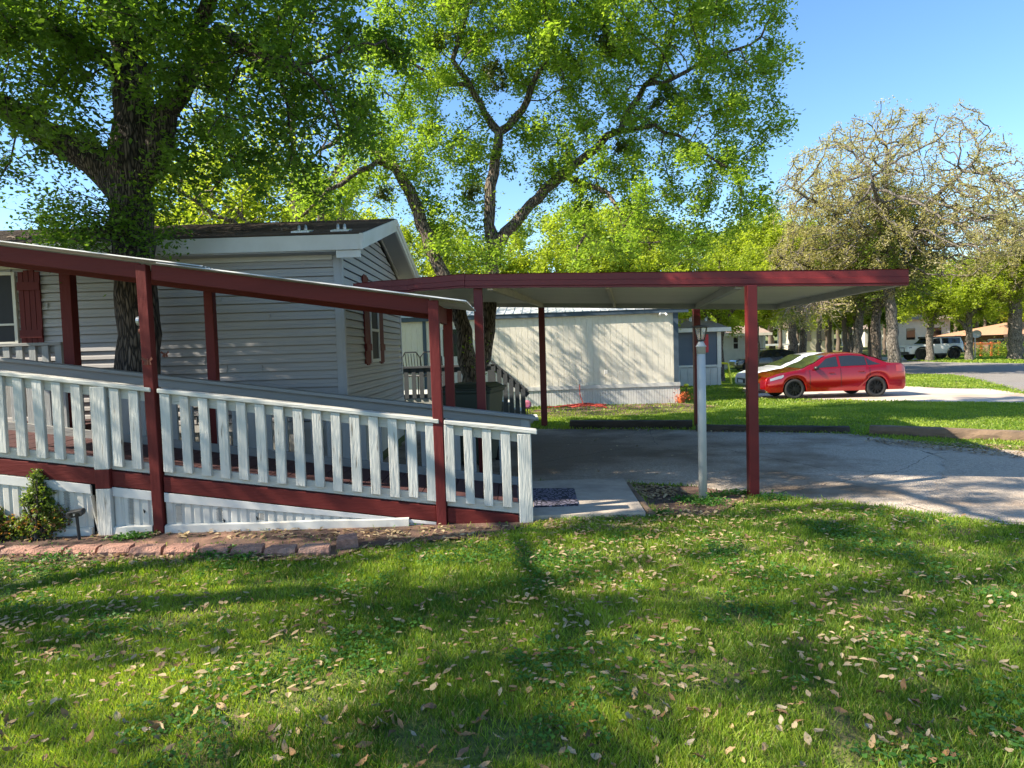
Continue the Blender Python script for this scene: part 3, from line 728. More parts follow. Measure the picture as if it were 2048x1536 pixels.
# -- generic trees, modelled about their own base, copied where the photo shows more of them
def gtree(name, label, h, cr, mat_l, mat_b, seed, nleaf, lsize, loc, trunk_r=0.2, fork=0.35, natt=700, group=None, tip=0.012, lean=0.0, spread=0.16, sc=1.0, rz=0.0, crownz=0.66, flat=0.36):
    rg_ = np.random.default_rng(seed)
    t = thing(name, label, "tree", loc, group, rz)
    t.scale = (sc, sc, sc)
    fz = h * fork
    ax = Vector((lean, 0, fz))
    lims = [[(Vector((0, 0, -0.1)), trunk_r * 1.25), (Vector((lean * 0.3, 0, fz * 0.3)), trunk_r), (ax, trunk_r * 0.85), (Vector((lean * 1.2, 0.1, h * 0.62)), trunk_r * 0.5), (Vector((lean, 0.1, h * 0.82)), trunk_r * 0.25)]]
    n = 5
    for k in range(n):
        a = 2 * math.pi * (k + rg_.random() * 0.6) / n
        rr = cr * rg_.uniform(0.5, 0.8); zz = h * rg_.uniform(0.55, 0.8)
        st = ax + Vector((0, 0, rg_.uniform(-0.1, 0.12) * h))
        mid = Vector((ax.x + math.cos(a) * rr * 0.5, math.sin(a) * rr * 0.5, fz + (zz - fz) * 0.62 + 0.2))
        lims.append([(st, trunk_r * 0.55), (mid, trunk_r * 0.38), (Vector((ax.x + math.cos(a) * rr, math.sin(a) * rr, zz)), trunk_r * 0.16)])
    bl = [((ax.x, 0, h * crownz), (cr * 0.8, cr * 0.8, h * flat), 1.0)]
    for k in range(7):
        a = 2 * math.pi * rg_.random(); rr = cr * rg_.uniform(0.35, 0.68)
        bl.append(((ax.x + math.cos(a) * rr, math.sin(a) * rr, h * rg_.uniform(crownz - 0.2, crownz + 0.16)), (cr * 0.42, cr * 0.42, h * 0.16), 1.4))
    tr = grow(lims, bl, natt, max(0.25, h * (.035 if natt < 3000 else .026)), h * 0.3, h * (.05 if natt < 3000 else .034), seed, sag=0.03, tip=tip)
    o = wood(tr, "trunk", mat_b, None, 10, 0.12); local(o, t)
    f_ = foliage(tr, "crown", mat_l, None, nleaf, lsize, spread, seed + 3, 5, 0.55)
    if f_: local(f_, t)
    return t
def gp(px, Y, z=None):
    p = at(px, 700, Y); return (p.x, Y, T(p.x, Y) if z is None else z)

# trees behind the grey house and behind the cream home
tb = gtree("yard_tree", "bright yellow-green tree behind the grey house roof, left of the bare forked stem", 8.0, 4.0, "leaf_back", "bark_mid", 31, 70000, 0.13, gp(520, 21), 0.22, fork=0.3)
gtree("thin_crowned_tree", "thin-crowned tree between the two homes, its branches showing over the grey roof", 10.0, 4.6, "leaf_back", "bark_mid", 33, 15000, 0.10, (-5.4, 17.6, -.15), 0.2, fork=0.3, natt=800)
copy_tree(tb, gp(330, 27), 1.9, .88, "yellow-green tree showing low over the roof just right of the big dark trunk")
copy_tree(tb, gp(700, 25), 3.9, .88, "bright tree above the gable peak of the grey house")
copy_tree(tb, gp(905, 25), 0.6, .8, "bright tree behind the forked stems, over the left end of the carport")
copy_tree(tb, gp(1120, 26), 2.6, .88, "bright tree behind the cream home, over the middle of the carport")
copy_tree(tb, gp(1300, 27), 4.6, .84, "bright tree behind the right half of the cream home")
copy_tree(tb, gp(1440, 30), 5.4, .8, "bright tree behind the slate blue home")
copy_tree(tb, gp(-60, 24), 5.0, .5, "small bright tree at the far left edge, beyond the roof")
td = gtree("dense_tree", "dense green tree over the right end of the carport, left of the tan crown", 8.6, 3.6, "leaf_back", "bark_mid", 37, 80000, 0.15, gp(1520, 46), 0.25, sc=1.2)
copy_tree(td, gp(1509, 37), 1.2, 1.0, "tall green tree over the post lantern, left of the dense tree at the carport end")
copy_tree(td, gp(1585, 50), 2.2, 1.25, "dense green tree beyond the parked dark car")
copy_tree(td, gp(1230, 38), 4.0, 1.15, "dense green tree far behind the cream home")

# the sparse tan oak on the right
t3 = gtree("sparse_oak", "broad oak with a half-bare tan crown and pale grey trunk behind the red car's tail", 12.4, 6.3, "leaf_tan", "bark_grey", 41, 120000, 0.085, gp(1790, 31, -0.17), 0.25, fork=0.36, natt=5200, tip=0.019, lean=-0.3, crownz=0.64, flat=0.34, spread=0.14)
copy_tree(t3, gp(1712, 33), 2.4, 0.78, "leaning dark trunk with a thin tan crown behind the red car's roof")
copy_tree(t3, gp(2110, 44), 1.2, 0.86, "half-bare tan tree leaning in at the right edge of the picture")
t3b = gtree("rough_oak", "dark rough trunk with a cut limb scar, between the leaning trunk and the pale one", 9.0, 3.6, "leaf_dull", "bark_mid", 45, 26000, 0.13, gp(1752, 32), 0.22, fork=0.4, natt=700)
copy_tree(t3b, gp(1606, 40), 2.0, 0.95, "dark thick trunk left of the red car's roof, with drooping yellowish twigs")
tg = gtree("roadside_tree", "low bright green tree with forked trunk in front of the white off-road car", 7.6, 4.0, "leaf_back", "bark_grey", 51, 42000, 0.15, gp(1860, 47), 0.24, fork=0.30)
copy_tree(tg, gp(1938, 46), 2.0, 0.98, "single-trunked green tree right of the white off-road car")
copy_tree(tg, gp(1700, 60), 3.3, 1.05, "bright green tree beyond the road behind the leaning trunk")
tk = gtree("pale_trunk_tree", "tall tree with a thick pale trunk on the grass near the right edge", 11.5, 4.2, "leaf_tan", "bark_grey", 57, 26000, 0.13, gp(2030, 45), 0.40, fork=0.5, natt=1000)
# drooping twig cluster under the carport edge
tw = thing("drooping_branch", "pale drooping branch with yellow buds hanging below the carport's far corner", "branch", (0, 0, 0))
mb = MB(); LP = []
rg = np.random.default_rng(5)
for i in range(60):
    p = at(1620 + rg.normal(0, 22), 600 + rg.normal(0, 6), 30); pts = [p]
    d = Vector((rg.normal(0, .5), rg.normal(0, .3), -0.8))
    for k in range(7):
        d = (d + Vector(rg.normal(0, .45, 3))).normalized(); d.z = min(d.z, 0.1); pts.append(pts[-1] + d * 0.26)
        if k > 2: LP.append(pts[-1])
    mb.tube(pts, [0.022 - 0.0024 * k for k in range(8)], 3, False)
mb.build("twigs", "twig_tan", tw)
P = np.concatenate([np.array(p[:])[None] + rg.normal(0, .09, (7, 3)) for p in LP])
npmesh("buds", leafcards(P, 0.09, 3), 4, "leaf_tan", tw, 0.3 + 0.69 * rg.random(len(P)))

# woods beyond the road: slim trunks
ws = gtree("woodland_tree", "slim tree among many alike in the woods beyond the parked cars", 9.5, 2.6, "leaf_back", "dull_bark_far", 61, 15000, 0.2, gp(1560, 66), 0.17, fork=0.5, natt=300, group="slim trees in the far woods", tip=0.02)
ws2 = gtree("woodland_tree", "slim tree among many alike in the woods beyond the parked cars", 9.0, 2.4, "leaf_dull", "dull_bark_far", 63, 15000, 0.2, gp(1660, 70), 0.16, fork=0.55, natt=300, group="slim trees in the far woods", tip=0.02)
rg = np.random.default_rng(77)
for i in range(66):
    px_ = rg.uniform(1500, 2120) if i < 56 else rg.uniform(1560, 1800); Y_ = rg.uniform(62, 105) if i < 56 else rg.uniform(54, 62)
    copy_tree(ws if i % 2 else ws2, gp(px_, Y_), rg.uniform(0, 6.28), rg.uniform(0.8, 1.15))
for i in range(12):
    px_ = -150 + i * 145 + rg.normal(0, 20); Y_ = rg.uniform(60, 70)
    if px_ < 1500: copy_tree(ws if i % 2 else ws2, gp(px_, Y_), rg.uniform(0, 6.28), rg.uniform(0.7, 0.8))
# the far wood as one mass
n = 60000
Yf = rg.uniform(100, 125, n); Xf = rg.uniform(-20, 115, n)
top = 5 + 4.0 * np.array([mnoise.noise(Vector((x * 0.08, y * 0.05, 0))) for x, y in zip(Xf, Yf)])
Zf = 1.0 + rg.random(n) ** 0.8 * top + 0.028 * (Yf - 60)
fw = npmesh("far_woods", leafcards(np.stack([Xf, Yf, Zf], 1), 0.9, 4, 0.7), 4, "leaf_dull", None, rg.random(n) * 0.99)
tag(fw, "hazy green mass of woods closing the view", "woods", kind="stuff")

# ------------------------------------------------------------------ grey house
def lap(mb, p0, p1, zb, zt, out, exp=0.105, span=None):
    """lap siding between two ground points, real stepped courses; span(z)->(t0,t1) clips each course"""
    p0, p1 = Vector(p0), Vector(p1); d = p1 - p0
    nz_ = int(math.ceil((zt - zb) / exp))
    for i in range(nz_):
        z0 = zb + i * exp; z1 = min(z0 + exp, zt)
        prof = [(-0.026, z0), (-0.026, z0 + 0.014), (0.026, z0 + 0.014), (0.020, z0 + (z1 - z0) * 0.5), (0.011, z0 + (z1 - z0) * 0.56), (0.009, z1), (-0.026, z1)]
        for (o0, a), (o1, b_) in zip(prof[:-1], prof[1:]):
            t = [(0, 1), (0, 1)]
            if span: t = [span(a), span(b_)]
            if t[0][1] <= t[0][0] and t[1][1] <= t[1][0]: continue
            t = [(q if q[1] > q[0] else ((q[0] + q[1]) / 2,) * 2) for q in t]
            A = p0 + d * t[0][0] + out * o0; Bq = p0 + d * t[0][1] + out * o0; C = p0 + d * t[1][1] + out * o1; D = p0 + d * t[1][0] + out * o1
            mb.add([(A.x, A.y, a), (Bq.x, Bq.y, a), (C.x, C.y, b_), (D.x, D.y, b_)], [(0, 1, 2, 3)])
    return mb
XR, YF, YB, XL = -2.07, 8.45, 12.80, -19.0
ZE, ZR, ZS = 2.80, 3.56, 0.72
XO, YEF, YEB, YM = -1.72, 8.14, 13.11, (8.14 + 13.11) / 2
ZTOP = 2.93
house = thing("mobile_home", "grey lap-sided home with white eaves and red shutters behind the ramp", "house", (XR, YF, 0))
fw_ = lap(MB(), (XL, YF, 0), (XR, YF, 0), ZS, ZE, Vector((0, -1, 0)))
_r2 = random.Random(4)
for i_ in range(19):
    for k_ in range(2):
        sx_ = -2.4 - _r2.random() * 6.5; z_ = ZS + i_ * .105 + .013
        fw_.box(sx_, YF - .0285, z_, sx_ + .005, YF - .010, z_ + .088)
fw_.build("front_wall", "siding", house)
slope = (ZR - ZTOP) / (YM - YEF)
def gspan(z):
    lim = ZE + 0.02
    if z <= lim: return (0, 1)
    k = (z - lim) / slope / (YB - YF); return (k, 1 - k)
lap(MB(), (XR, YF, 0), (XR, YB, 0), ZS, ZE + slope * (YB - YF) / 2, Vector((1, 0, 0)), span=gspan).build("gable_wall", "siding", house)
mb = MB(); mb.box(XL, YF + 0.04, 0.3, XR - 0.04, YB, ZE - 0.02)
mb.add([(XL, YF + .04, ZE - .02), (XR - .04, YF + .04, ZE - .02), (XR - .04, YB, ZE - .02), (XL, YB, ZE - .02), (XL, YM, ZR - .2), (XR - .02, YM, ZR - .2)], [(0, 1, 5, 4), (2, 3, 4, 5), (1, 2, 5), (3, 0, 4)])
mb.build("core_wall", "siding", house)
mb = MB()
th = 0.05
mb.prism([(XL, YEF, ZTOP), (XO, YEF, ZTOP), (XO, YM, ZR), (XL, YM, ZR)], [(XL, YEF, ZTOP + th), (XO, YEF, ZTOP + th), (XO, YM, ZR + th), (XL, YM, ZR + th)])
mb.prism([(XL, YM + .001, ZR), (XO, YM + .001, ZR), (XO, YEB, ZTOP), (XL, YEB, ZTOP)], [(XL, YM + .001, ZR + th), (XO, YM + .001, ZR + th), (XO, YEB, ZTOP + th), (XL, YEB, ZTOP + th)])
# shingle courses
nC = 16
for i in range(nC):
    t0 = i / nC; y0 = YEF - 0.02 + (YM - YEF) * t0; y1 = y0 + (YM - YEF) / nC
    z0 = ZTOP + th + slope * (y0 - YEF); z1 = z0 + slope * (y1 - y0)
    mb.add([(XL, y0, z0 + 0.002), (XO + .01, y0, z0 + 0.002), (XO + .01, y0, z0 + 0.014), (XL, y0, z0 + 0.014), (XO + .01, y1, z1 + 0.003), (XL, y1, z1 + 0.003)], [(0, 1, 2, 3), (3, 2, 4, 5)])
roof = mb.build("roof", "shingle", house)
mb = MB()
mb.box(XL, YEF - 0.03, ZTOP - 0.15, XO - .029, YEF, ZTOP + 0.03)
mb.box(XL, YF - 0.045, ZTOP - 0.22, XR - 0.09, YF - 0.02, ZTOP - 0.155)
mb.box(XR + .03, YEF + .0, ZTOP - 0.24, XO - .03, YEF + .025, ZTOP - 0.152)
mb.build("fascia", "trim_white", house, 0.004)
mb = MB()
mb.box(XL, YEF + 0.001, ZTOP - 0.162, XR + 0.02, YF - 0.02, ZTOP - 0.15)
for ya, yb, za, zb in ((YEF, YM, ZTOP, ZR), (YM + .002, YEB, ZR, ZTOP)):
    mb.prism([(XR - .03, ya, za - .03), (XO - .03, ya, za - .03), (XO - .03, yb, zb - .03), (XR - .03, yb, zb - .03)],
             [(XR - .03, ya, za - .012), (XO - .03, ya, za - .012), (XO - .03, yb, zb - .012), (XR - .03, yb, zb - .012)])
mb.build("soffit", "soffit", house)
for ya, yb, za, zb in ((YEF - .045, YM, ZTOP - .01, ZR), (YEB + .03, YM + .001, ZTOP - .01, ZR)):
    mb = MB()
    mb.prism([(XO - .028, ya, za - .14), (XO + .008, ya, za - .14), (XO + .008, yb, zb - .14), (XO - .028, yb, zb - .14)], [(XO - .028, ya, za + .045), (XO + .008, ya, za + .045), (XO + .008, yb, zb + .045), (XO - .028, yb, zb + .045)])
    mb.prism([(XO + .009, ya, za - .06), (XO + .022, ya, za - .06), (XO + .022, yb, zb - .06), (XO + .009, yb, zb - .06)], [(XO + .009, ya, za + .045), (XO + .022, ya, za + .045), (XO + .022, yb, zb + .045), (XO + .009, yb, zb + .045)])
    # J-channel against the wall
    mb.prism([(XR + .012, ya + (.36 if ya < YM else -.36), za + .36 * slope - .075), (XR + .03, ya + (.36 if ya < YM else -.36), za + .36 * slope - .075), (XR + .03, yb, zb - .07), (XR + .012, yb, zb - .07)],
             [(XR + .012, ya + (.36 if ya < YM else -.36), za + .36 * slope - .035), (XR + .03, ya + (.36 if ya < YM else -.36), za + .36 * slope - .035), (XR + .03, yb, zb - .03), (XR + .012, yb, zb - .03)])
    mb.build("barge_board", "trim_white", house)
mb = MB()
mb.box(XR - .085, YF - .028, ZS, XR + .002, YF + .0, ZTOP - .16)
mb.box(XR + .003, YF - .028, ZS, XR + .028, YF + .055, ZTOP - .17)
mb.build("corner_trim", "trim_grey", house, 0.003)
MB().box(XR + .0, YB - .05, ZS, XR + .028, YB + .02, ZE).build("corner_trim", "trim_white", house)
# skirting of the house, ribs real
def ribs(mb, p0, p1, zb, ztf, out, pitch=0.10, depth=0.012):
    p0, p1 = Vector(p0), Vector(p1); L_ = (p1 - p0).length; d = (p1 - p0) / L_
    n = int(L_ / pitch); s = 0.0; pts = []
    while s < L_:
        for ds, o in ((0, 0), (0.012, 1), (pitch - 0.024, 1), (pitch - 0.012, 0)):
            if s + ds <= L_: pts.append((s + ds, o * depth))
        s += pitch
    pts.append((L_, 0))
    for (a, oa), (b_, ob) in zip(pts[:-1], pts[1:]):
        A = p0 + d * a + out * oa; Bq = p0 + d * b_ + out * ob
        za = ztf(a / L_); zb_ = ztf(b_ / L_)
        mb.add([(A.x, A.y, zb), (Bq.x, Bq.y, zb), (Bq.x, Bq.y, max(zb, zb_)), (A.x, A.y, max(zb, za))], [(0, 1, 2, 3)])
    return mb
mb = MB()
ribs(mb, (XR + .0, YF, 0), (XR + .0, YB, 0), 0, lambda t: ZS, Vector((1, 0, 0)))
ribs(mb, (XL, YF, 0), (XR, YF, 0), 0, lambda t: ZS, Vector((0, -1, 0)))
sk = mb.build("skirting", "skirt_vinyl", house)
MB().box(XR + .004, YF - .03, ZS - .09, XR + .03, YB + .02, ZS - .004).box(XL, YF - .03, ZS - .09, XR + .003, YF - .004, ZS - .004).build("skirting_trim", "trim_white", house)
# gable window and shutters
wy0, wy1, wz0, wz1 = 9.93, 10.55, 1.42, 2.36
wf = MB()
for a in ((wy0, wz0, wy0 + .045, wz1), (wy1 - .045, wz0, wy1, wz1), (wy0 + .045, wz0, wy1 - .045, wz0 + .045), (wy0 + .045, wz1 - .045, wy1 - .045, wz1), (wy0 + .045, 1.87, wy1 - .045, 1.91)):
    wf.box(XR + .01, a[0], a[1], XR + .05, a[2], a[3])
wfo = wf.build("window", "trim_white", house, 0.003)
MB().box(XR + .012, wy0 + .04, wz0 + .04, XR + .03, wy1 - .04, wz1 - .04).build("pane", "insect_screen", wfo)
def shutter(x, y, y2, z0, z1, nx_, parent, front=False):
    mb = MB(); n = 4; wd = (y2 - y) / n
    for i in range(n):
        if front:
            mb.box(y + i * wd + .004, x - .02, z0 + (.02 if i in (0, 3) else 0), y + (i + 1) * wd - .004, x, z1 - (.02 if i in (0, 3) else 0))
        else:
            mb.box(x, y + i * wd + .004, z0 + (.02 if i in (0, 3) else 0), x + .02, y + (i + 1) * wd - .004, z1 - (.02 if i in (0, 3) else 0))
    for zc in (z0 + (z1 - z0) * .2, z0 + (z1 - z0) * .8):
        if front: mb.box(y, x - .04, zc - .05, y2, x - .0205, zc + .05)
        else: mb.box(x + .0205, y, zc - .05, x + .04, y2, zc + .05)
    return mb.build("shutter", "red_paint", parent)
shutter(XR + .02, 9.55, 9.90, 1.38, 2.66, 0, house)
shutter(XR + .02, 10.58, 10.93, 1.38, 2.66, 0, house)
# front window by the porch
pa = at(-60, 545, YF); pb = at(43, 690, YF)
fx0, fx1, fz0, fz1 = pa.x - .3, at(37, 600, YF).x, at(37, 690, YF).z, at(10, 545, YF).z
wf = MB()
for a in ((fx0, fz0, fx0 + .04, fz1), (fx1 - .04, fz0, fx1, fz1), (fx0 + .04, fz0, fx1 - .04, fz0 + .04), (fx0 + .04, fz1 - .04, fx1 - .04, fz1), (fx0 + .04, fz0 + .24, fx1 - .04, fz0 + .265)):
    wf.box(a[0], YF - .05, a[1], a[2], YF - .012, a[3])
wfo = wf.build("window", "pale_frame", house, 0.003)
MB().box(fx0 + .03, YF - .03, fz0 + .03, fx1 - .03, YF - .014, fz1 - .03).build("pane", "insect_screen", wfo)
shutter(YF - .02, at(42, 600, YF).x, at(86, 600, YF).x, at(60, 700, YF).z, at(60, 541, YF).z, 0, house, True)
# roof vents: pairs of grey cowls on a flange
for px_ in (605, 683):
    q = at(px_, 474, 8.35); zr = ZTOP + th + slope * (8.36 - YEF)
    v = MB()
    v.prism([(q.x - .11, 8.26, zr - .015), (q.x + .11, 8.26, zr - .015), (q.x + .11, 8.46, zr + .03), (q.x - .11, 8.46, zr + .03)], [(q.x - .11, 8.26, zr + .002), (q.x + .11, 8.26, zr + .002), (q.x + .11, 8.46, zr + .047), (q.x - .11, 8.46, zr + .047)])
    for s in (-.04, .04):
        v.lathe([(.018, 0), (.020, .04), (.014, .075), (.004, .088)], 8, (q.x + s, 8.36, zr + .01))
    v.build("roof_vent", "galvanised", house)
# branch litter on the roof
lit = MB()
rg = np.random.default_rng(9)
for cx, cy, rr in ((350, 466, .18), (560, 450, .10), (60, 476, .1), (130, 470, .05)):
    for k in range(14):
        yq = 8.5 + rg.random() * .5; p = at(cx, cy, yq); zr = ZTOP + th + slope * (yq - YEF) + .02
        a = rg.uniform(0, 3.14); l = rr * rg.uniform(.6, 1.6)
        c = Vector((p.x + rg.normal(0, rr), yq, zr)); d = Vector((math.cos(a) * l, math.sin(a) * l * .5, math.sin(a) * l * .5 * slope))
        lit.tube([c - d, c + Vector((0, 0, .015)), c + d], .008, 4)
tag(lit.build("fallen_twigs", "dull_bark_far"), "dark twigs lying on the brown shingle roof", "twigs", kind="stuff")

# small porch rail and porch post on the left
pr = thing("porch_railing", "short grey railing under the window at the left edge", "railing", (-5.6, 7.9, 0))
zt = at(60, 686, 7.9).z; x0 = at(-200, 690, 7.9).x; x1 = at(126, 690, 7.9).x
MB().box(x0, 7.86, zt - .035, x1, 7.95, zt).box(x0, 7.915, zt - .12, x1, 7.94, zt - .036).build("top_rail", "shade_grey_rail", pr, .003)
k = x0
while k < x1 - .05:
    MB().box(k, 7.875, zt - .85, k + .075, 7.914, zt - .037).build("baluster", "shade_grey_post", pr); k += .15
zf = zt - .95
MB().box(x0, 7.4, zf - .12, x1 + .3, 8.40, zf).build("platform", "deck_paint", pr)

# ------------------------------------------------------------------ ramp
def RZ(x): return 0.075 - 0.1407 * x
YFr, YRr = 6.0, 7.27
XEND = at(1037, 1030, YFr).x
ramp = thing("wheelchair_ramp", "long white-railed ramp with red boards sloping down to the doormat", "ramp", (XEND, 6.6, 0))
XLm = -6.6
def sloped(mb, xa, xb, ya, yb, h0, h1, flatbottom=None):
    za0, zb0 = RZ(xa) + h0, RZ(xb) + h0
    if flatbottom is not None: za0 = max(flatbottom, za0); zb0 = max(flatbottom, zb0)
    return mb.prism([(xa, ya, za0), (xb, ya, zb0), (xb, yb, zb0), (xa, yb, za0)], [(xa, ya, RZ(xa) + h1), (xb, ya, RZ(xb) + h1), (xb, yb, RZ(xb) + h1), (xa, yb, RZ(xa) + h1)])
XW = at(208, 900, YFr).x; XP1 = at(307, 900, YFr).x + .02; XP2 = at(876, 800, YFr).x
XP1 = at(318, 980, YFr).x; 
# rim boards (front) in the lengths seen between the posts, and rear
for xa, xb in ((XLm, XW - .065), (XW + .065, XP1 - .055), (XP1 + .055, XP2 - .05), (XP2 + .05, XEND)):
    sloped(MB(), xa, xb, YFr - .02, YFr + .02, -.135, 0.0).build("rim_board", "red_beam", ramp, .004)
sloped(MB(), XLm, XEND, YRr - .02, YRr + .02, -.135, 0.0).build("rim_board", "red_beam", ramp)
# deck boards: one surface made of boards with gaps
mb = MB(); x = XLm
while x < XEND - .02:
    xb = min(x + .135, XEND)
    sloped(mb, x, xb, YFr + .021, YRr - .021, -.012, .018 + .003 * random.random()); x += .143
mb.build("deck", "deck_paint", ramp)
# end plate to path
def rail(y, side, mats, xa, xb, cut, name):
    # top support, cap, bottom rail
    s = side
    q = MB(); sloped(q, xa, xb, min(y, y + s * .036), max(y, y + s * .036), .655, .745); q.build("support_rail", mats[0], ramp, .003)
    q = MB(); sloped(q, xa - .0, xb + .055, y - .055 if s > 0 else y - .085, y + .085 if s > 0 else y + .055, .746, .784); q.build("handrail", mats[0], ramp, .007)
    q = MB(); sloped(q, xa, xb, min(y, y + s * .036), max(y, y + s * .036), .012, .105); q.build("bottom_rail", mats[0], ramp, .003)
rail(YFr, 1, ("white_rail",), XLm, XP1 - .055, None, "f")
rail(YFr, 1, ("white_rail",), XP1 + .056, XP2 - .05, None, "f")
rail(YFr, 1, ("white_rail",), XP2 + .05, at(1075, 870, YFr).x - .06, None, "f")
rail(YRr, -1, ("shade_grey_rail",), XLm, at(1070, 845, YRr).x - .05, None, "r")
rg = np.random.default_rng(2)
x = XP1 + .115; bx = []
while x < XEND - .06: bx.append(x); x += .1655
x = XP1 - .16
while x > XLm: bx.append(x); x -= .168
for x in bx:
    if abs(x - XW) < .10 or abs(x - XP2) < .075 or abs(x - XP1) < .08: continue
    z0 = RZ(x); wv = .041 + rg.normal(0, .0012); sk_ = rg.normal(0, .003)
    bo = .052 + rg.normal(0, .006)
    q = MB().prism([(x - wv + sk_, YFr - .042, z0 + bo + wv * .14), (x + wv + sk_, YFr - .042, z0 + bo - wv * .14), (x + wv + sk_, YFr - .003, z0 + bo - wv * .14), (x - wv + sk_, YFr - .003, z0 + bo + wv * .14)],
                   [(x - wv, YFr - .042, z0 + .742 + wv * .14), (x + wv, YFr - .042, z0 + .742 - wv * .14), (x + wv, YFr - .003, z0 + .742 - wv * .14), (x - wv, YFr - .003, z0 + .742 + wv * .14)])
    q.build("baluster", "white_paint", ramp, .003)
x = XLm + .1; 
while x < XEND - .02:
    z0 = RZ(x)
    MB().box(x - .042, YRr + .003, z0 + .02, x + .042, YRr + .04, z0 + .735).build("rear_baluster", "shade_grey_post", ramp, .002)
    x += .168
q = at(1051, 950, YFr).x
MB().box(q - .062, YFr - .05, -.02, q + .058, YFr + .04, RZ(q) + .742).build("newel_post", "white_paint", ramp, .006)
MB().box(XW - .064, YFr - .055, 0, XW + .064, YFr + .03, RZ(XW) - .16).box(XW - .064, YFr - .055, RZ(XW) + .012, XW + .064, YFr + .03, RZ(XW) + .742).build("newel_post", "white_paint", ramp, .005)
MB().box(XW - .064, YFr - .055, RZ(XW) - .159, XW + .064, YFr + .03, RZ(XW) + .011).build("newel_band", "red_paint", ramp, .004)
q = at(1062, 950, YRr).x - .05
MB().box(q - .045, YRr - .045, -.02, q + .045, YRr + .045, RZ(q) + .742).build("newel_post", "shade_grey_post", ramp, .005)
# skirting below the rim, in bays
def skbay(xa, xb, zb=.075):
    s = MB(); ribs(s, (xa, YFr - .004, 0), (xb, YFr - .004, 0), 0.01, lambda t: RZ(xa + (xb - xa) * t) - .15, Vector((0, -1, 0)), .082, .010)
    s.build("skirting_panel", "skirt_vinyl", ramp)
    s = MB(); sloped(s, xa, xb, YFr - .026, YFr - .016, -.225, -.142, 0.01); s.build("skirting_trim", "trim_white", ramp, .002)
    xr = xb
    s = MB(); n = 8
    xr = min(xb, -.95)
    if xr > xa:
        for i in range(n):
            a = xa + (xr - xa) * i / n; b_ = xa + (xr - xa) * (i + 1) / n
            za = zb + .012 * mnoise.noise(Vector((a * 2, 0, 0))); zb_ = zb + .012 * mnoise.noise(Vector((b_ * 2, 0, 0)))
            s.prism([(a, YFr - .05, .0), (b_, YFr - .05, .0), (b_, YFr - .018, .0), (a, YFr - .018, .0)], [(a, YFr - .045, za), (b_, YFr - .045, zb_), (b_, YFr - .018, zb_ + .01), (a, YFr - .018, za + .01)])
        s.build("skirting_sill", "skirt_vinyl", ramp)
skbay(XLm, XW - .125); skbay(XW + .066, XP1 - .056); skbay(XP1 + .056, XP2 - .051)
MB().prism([(XW - .075, YFr - .03, 0), (XW - .065, YFr - .03, 0), (XW - .065, YFr + .02, 0), (XW - .075, YFr + .02, 0)], [(XW - .135, YFr - .03, .36), (XW - .125, YFr - .03, .36), (XW - .125, YFr + .02, .36), (XW - .135, YFr + .02, .36)]).build("torn_skirting", "skirt_vinyl", ramp)
MB().box(XW - .30, YFr + .03, 0, XW - .05, YFr + .04, .5).build("gap_shade", "black_paint", ramp)  # black sheet standing in for the shade inside the torn gap
# perforated vent strips: real rows of small dark holes set on the panel
mb = MB()
for cx in (135, 262, 357, 438, 520):
    p = at(cx, 1000, YFr); zt = RZ(p.x) - .235
    for i in range(5):
        z = .10
        while z < zt:
            xx = p.x + (i - 2) * .011 + (.0055 if int(z / .011) % 2 else 0); mb.add([(xx, YFr - .0165, z), (xx + .006, YFr - .0165, z), (xx + .006, YFr - .0165, z + .006), (xx, YFr - .0165, z + .006)], [(0, 1, 2, 3)]); z += .011
mb.build("vent_holes", "black_paint", ramp)
mb = MB()
for cx, cy in ((288, 1022), (448, 1041), (514, 1036)):
    p = at(cx, cy, YFr - .02); mb.prism([(p.x - .004, p.y, p.z - .02), (p.x + .005, p.y, p.z - .018), (p.x + .012, p.y, p.z - .004), (p.x - .006, p.y, p.z + .018)], [(p.x - .004, p.y + .003, p.z - .02), (p.x + .005, p.y + .003, p.z - .018), (p.x + .012, p.y + .003, p.z - .004), (p.x - .006, p.y + .003, p.z + .018)])
mb.build("torn_holes", "black_paint", ramp)

# ------------------------------------------------------------------ roof over the ramp
cov = thing("ramp_canopy", "sloping sheet-metal roof on red posts over the ramp", "canopy", (-2, 6.6, 0))
fl = [at(-300, 468, YFr), at(0, 492, YFr), at(288, 530, YFr), at(870, 601, YFr)]       # top line of the front beam
PA = at(0, 492, YFr); PB = at(872, 600, YFr)
def CZ(x): return PA.z + (PB.z - PA.z) * (x - PA.x) / (PB.x - PA.x)
XB0, XB1 = -6.9, XP2 + .045
for i, (xa, xb) in enumerate(((XB0, XP1 - .05), (XP1 + .051, XP2 - .046))):
    q = MB().prism([(xa, YFr - .02, CZ(xa) - .132), (xb, YFr - .02, CZ(xb) - .132), (xb, YFr + .02, CZ(xb) - .132), (xa, YFr + .02, CZ(xa) - .132)],
                   [(xa, YFr - .02, CZ(xa)), (xb, YFr - .02, CZ(xb)), (xb, YFr + .02, CZ(xb)), (xa, YFr + .02, CZ(xa))])
    q.build("beam", "red_beam", cov, .004)
q = MB().prism([(XB0, YRr - .02, CZ(XB0) - .14), (XB1, YRr - .02, CZ(XB1) - .14), (XB1, YRr + .02, CZ(XB1) - .14), (XB0, YRr + .02, CZ(XB0) - .14)],
               [(XB0, YRr - .02, CZ(XB0)), (XB1, YRr - .02, CZ(XB1)), (XB1, YRr + .02, CZ(XB1)), (XB0, YRr + .02, CZ(XB0))]); q.build("beam", "red_beam", cov, .004)
MB().box(XB1 - .09, YFr + .051, CZ(XB1) - .17, XB1 - .05, YRr - .051, CZ(XB1) - .008).build("end_beam", "red_beam", cov, .004)
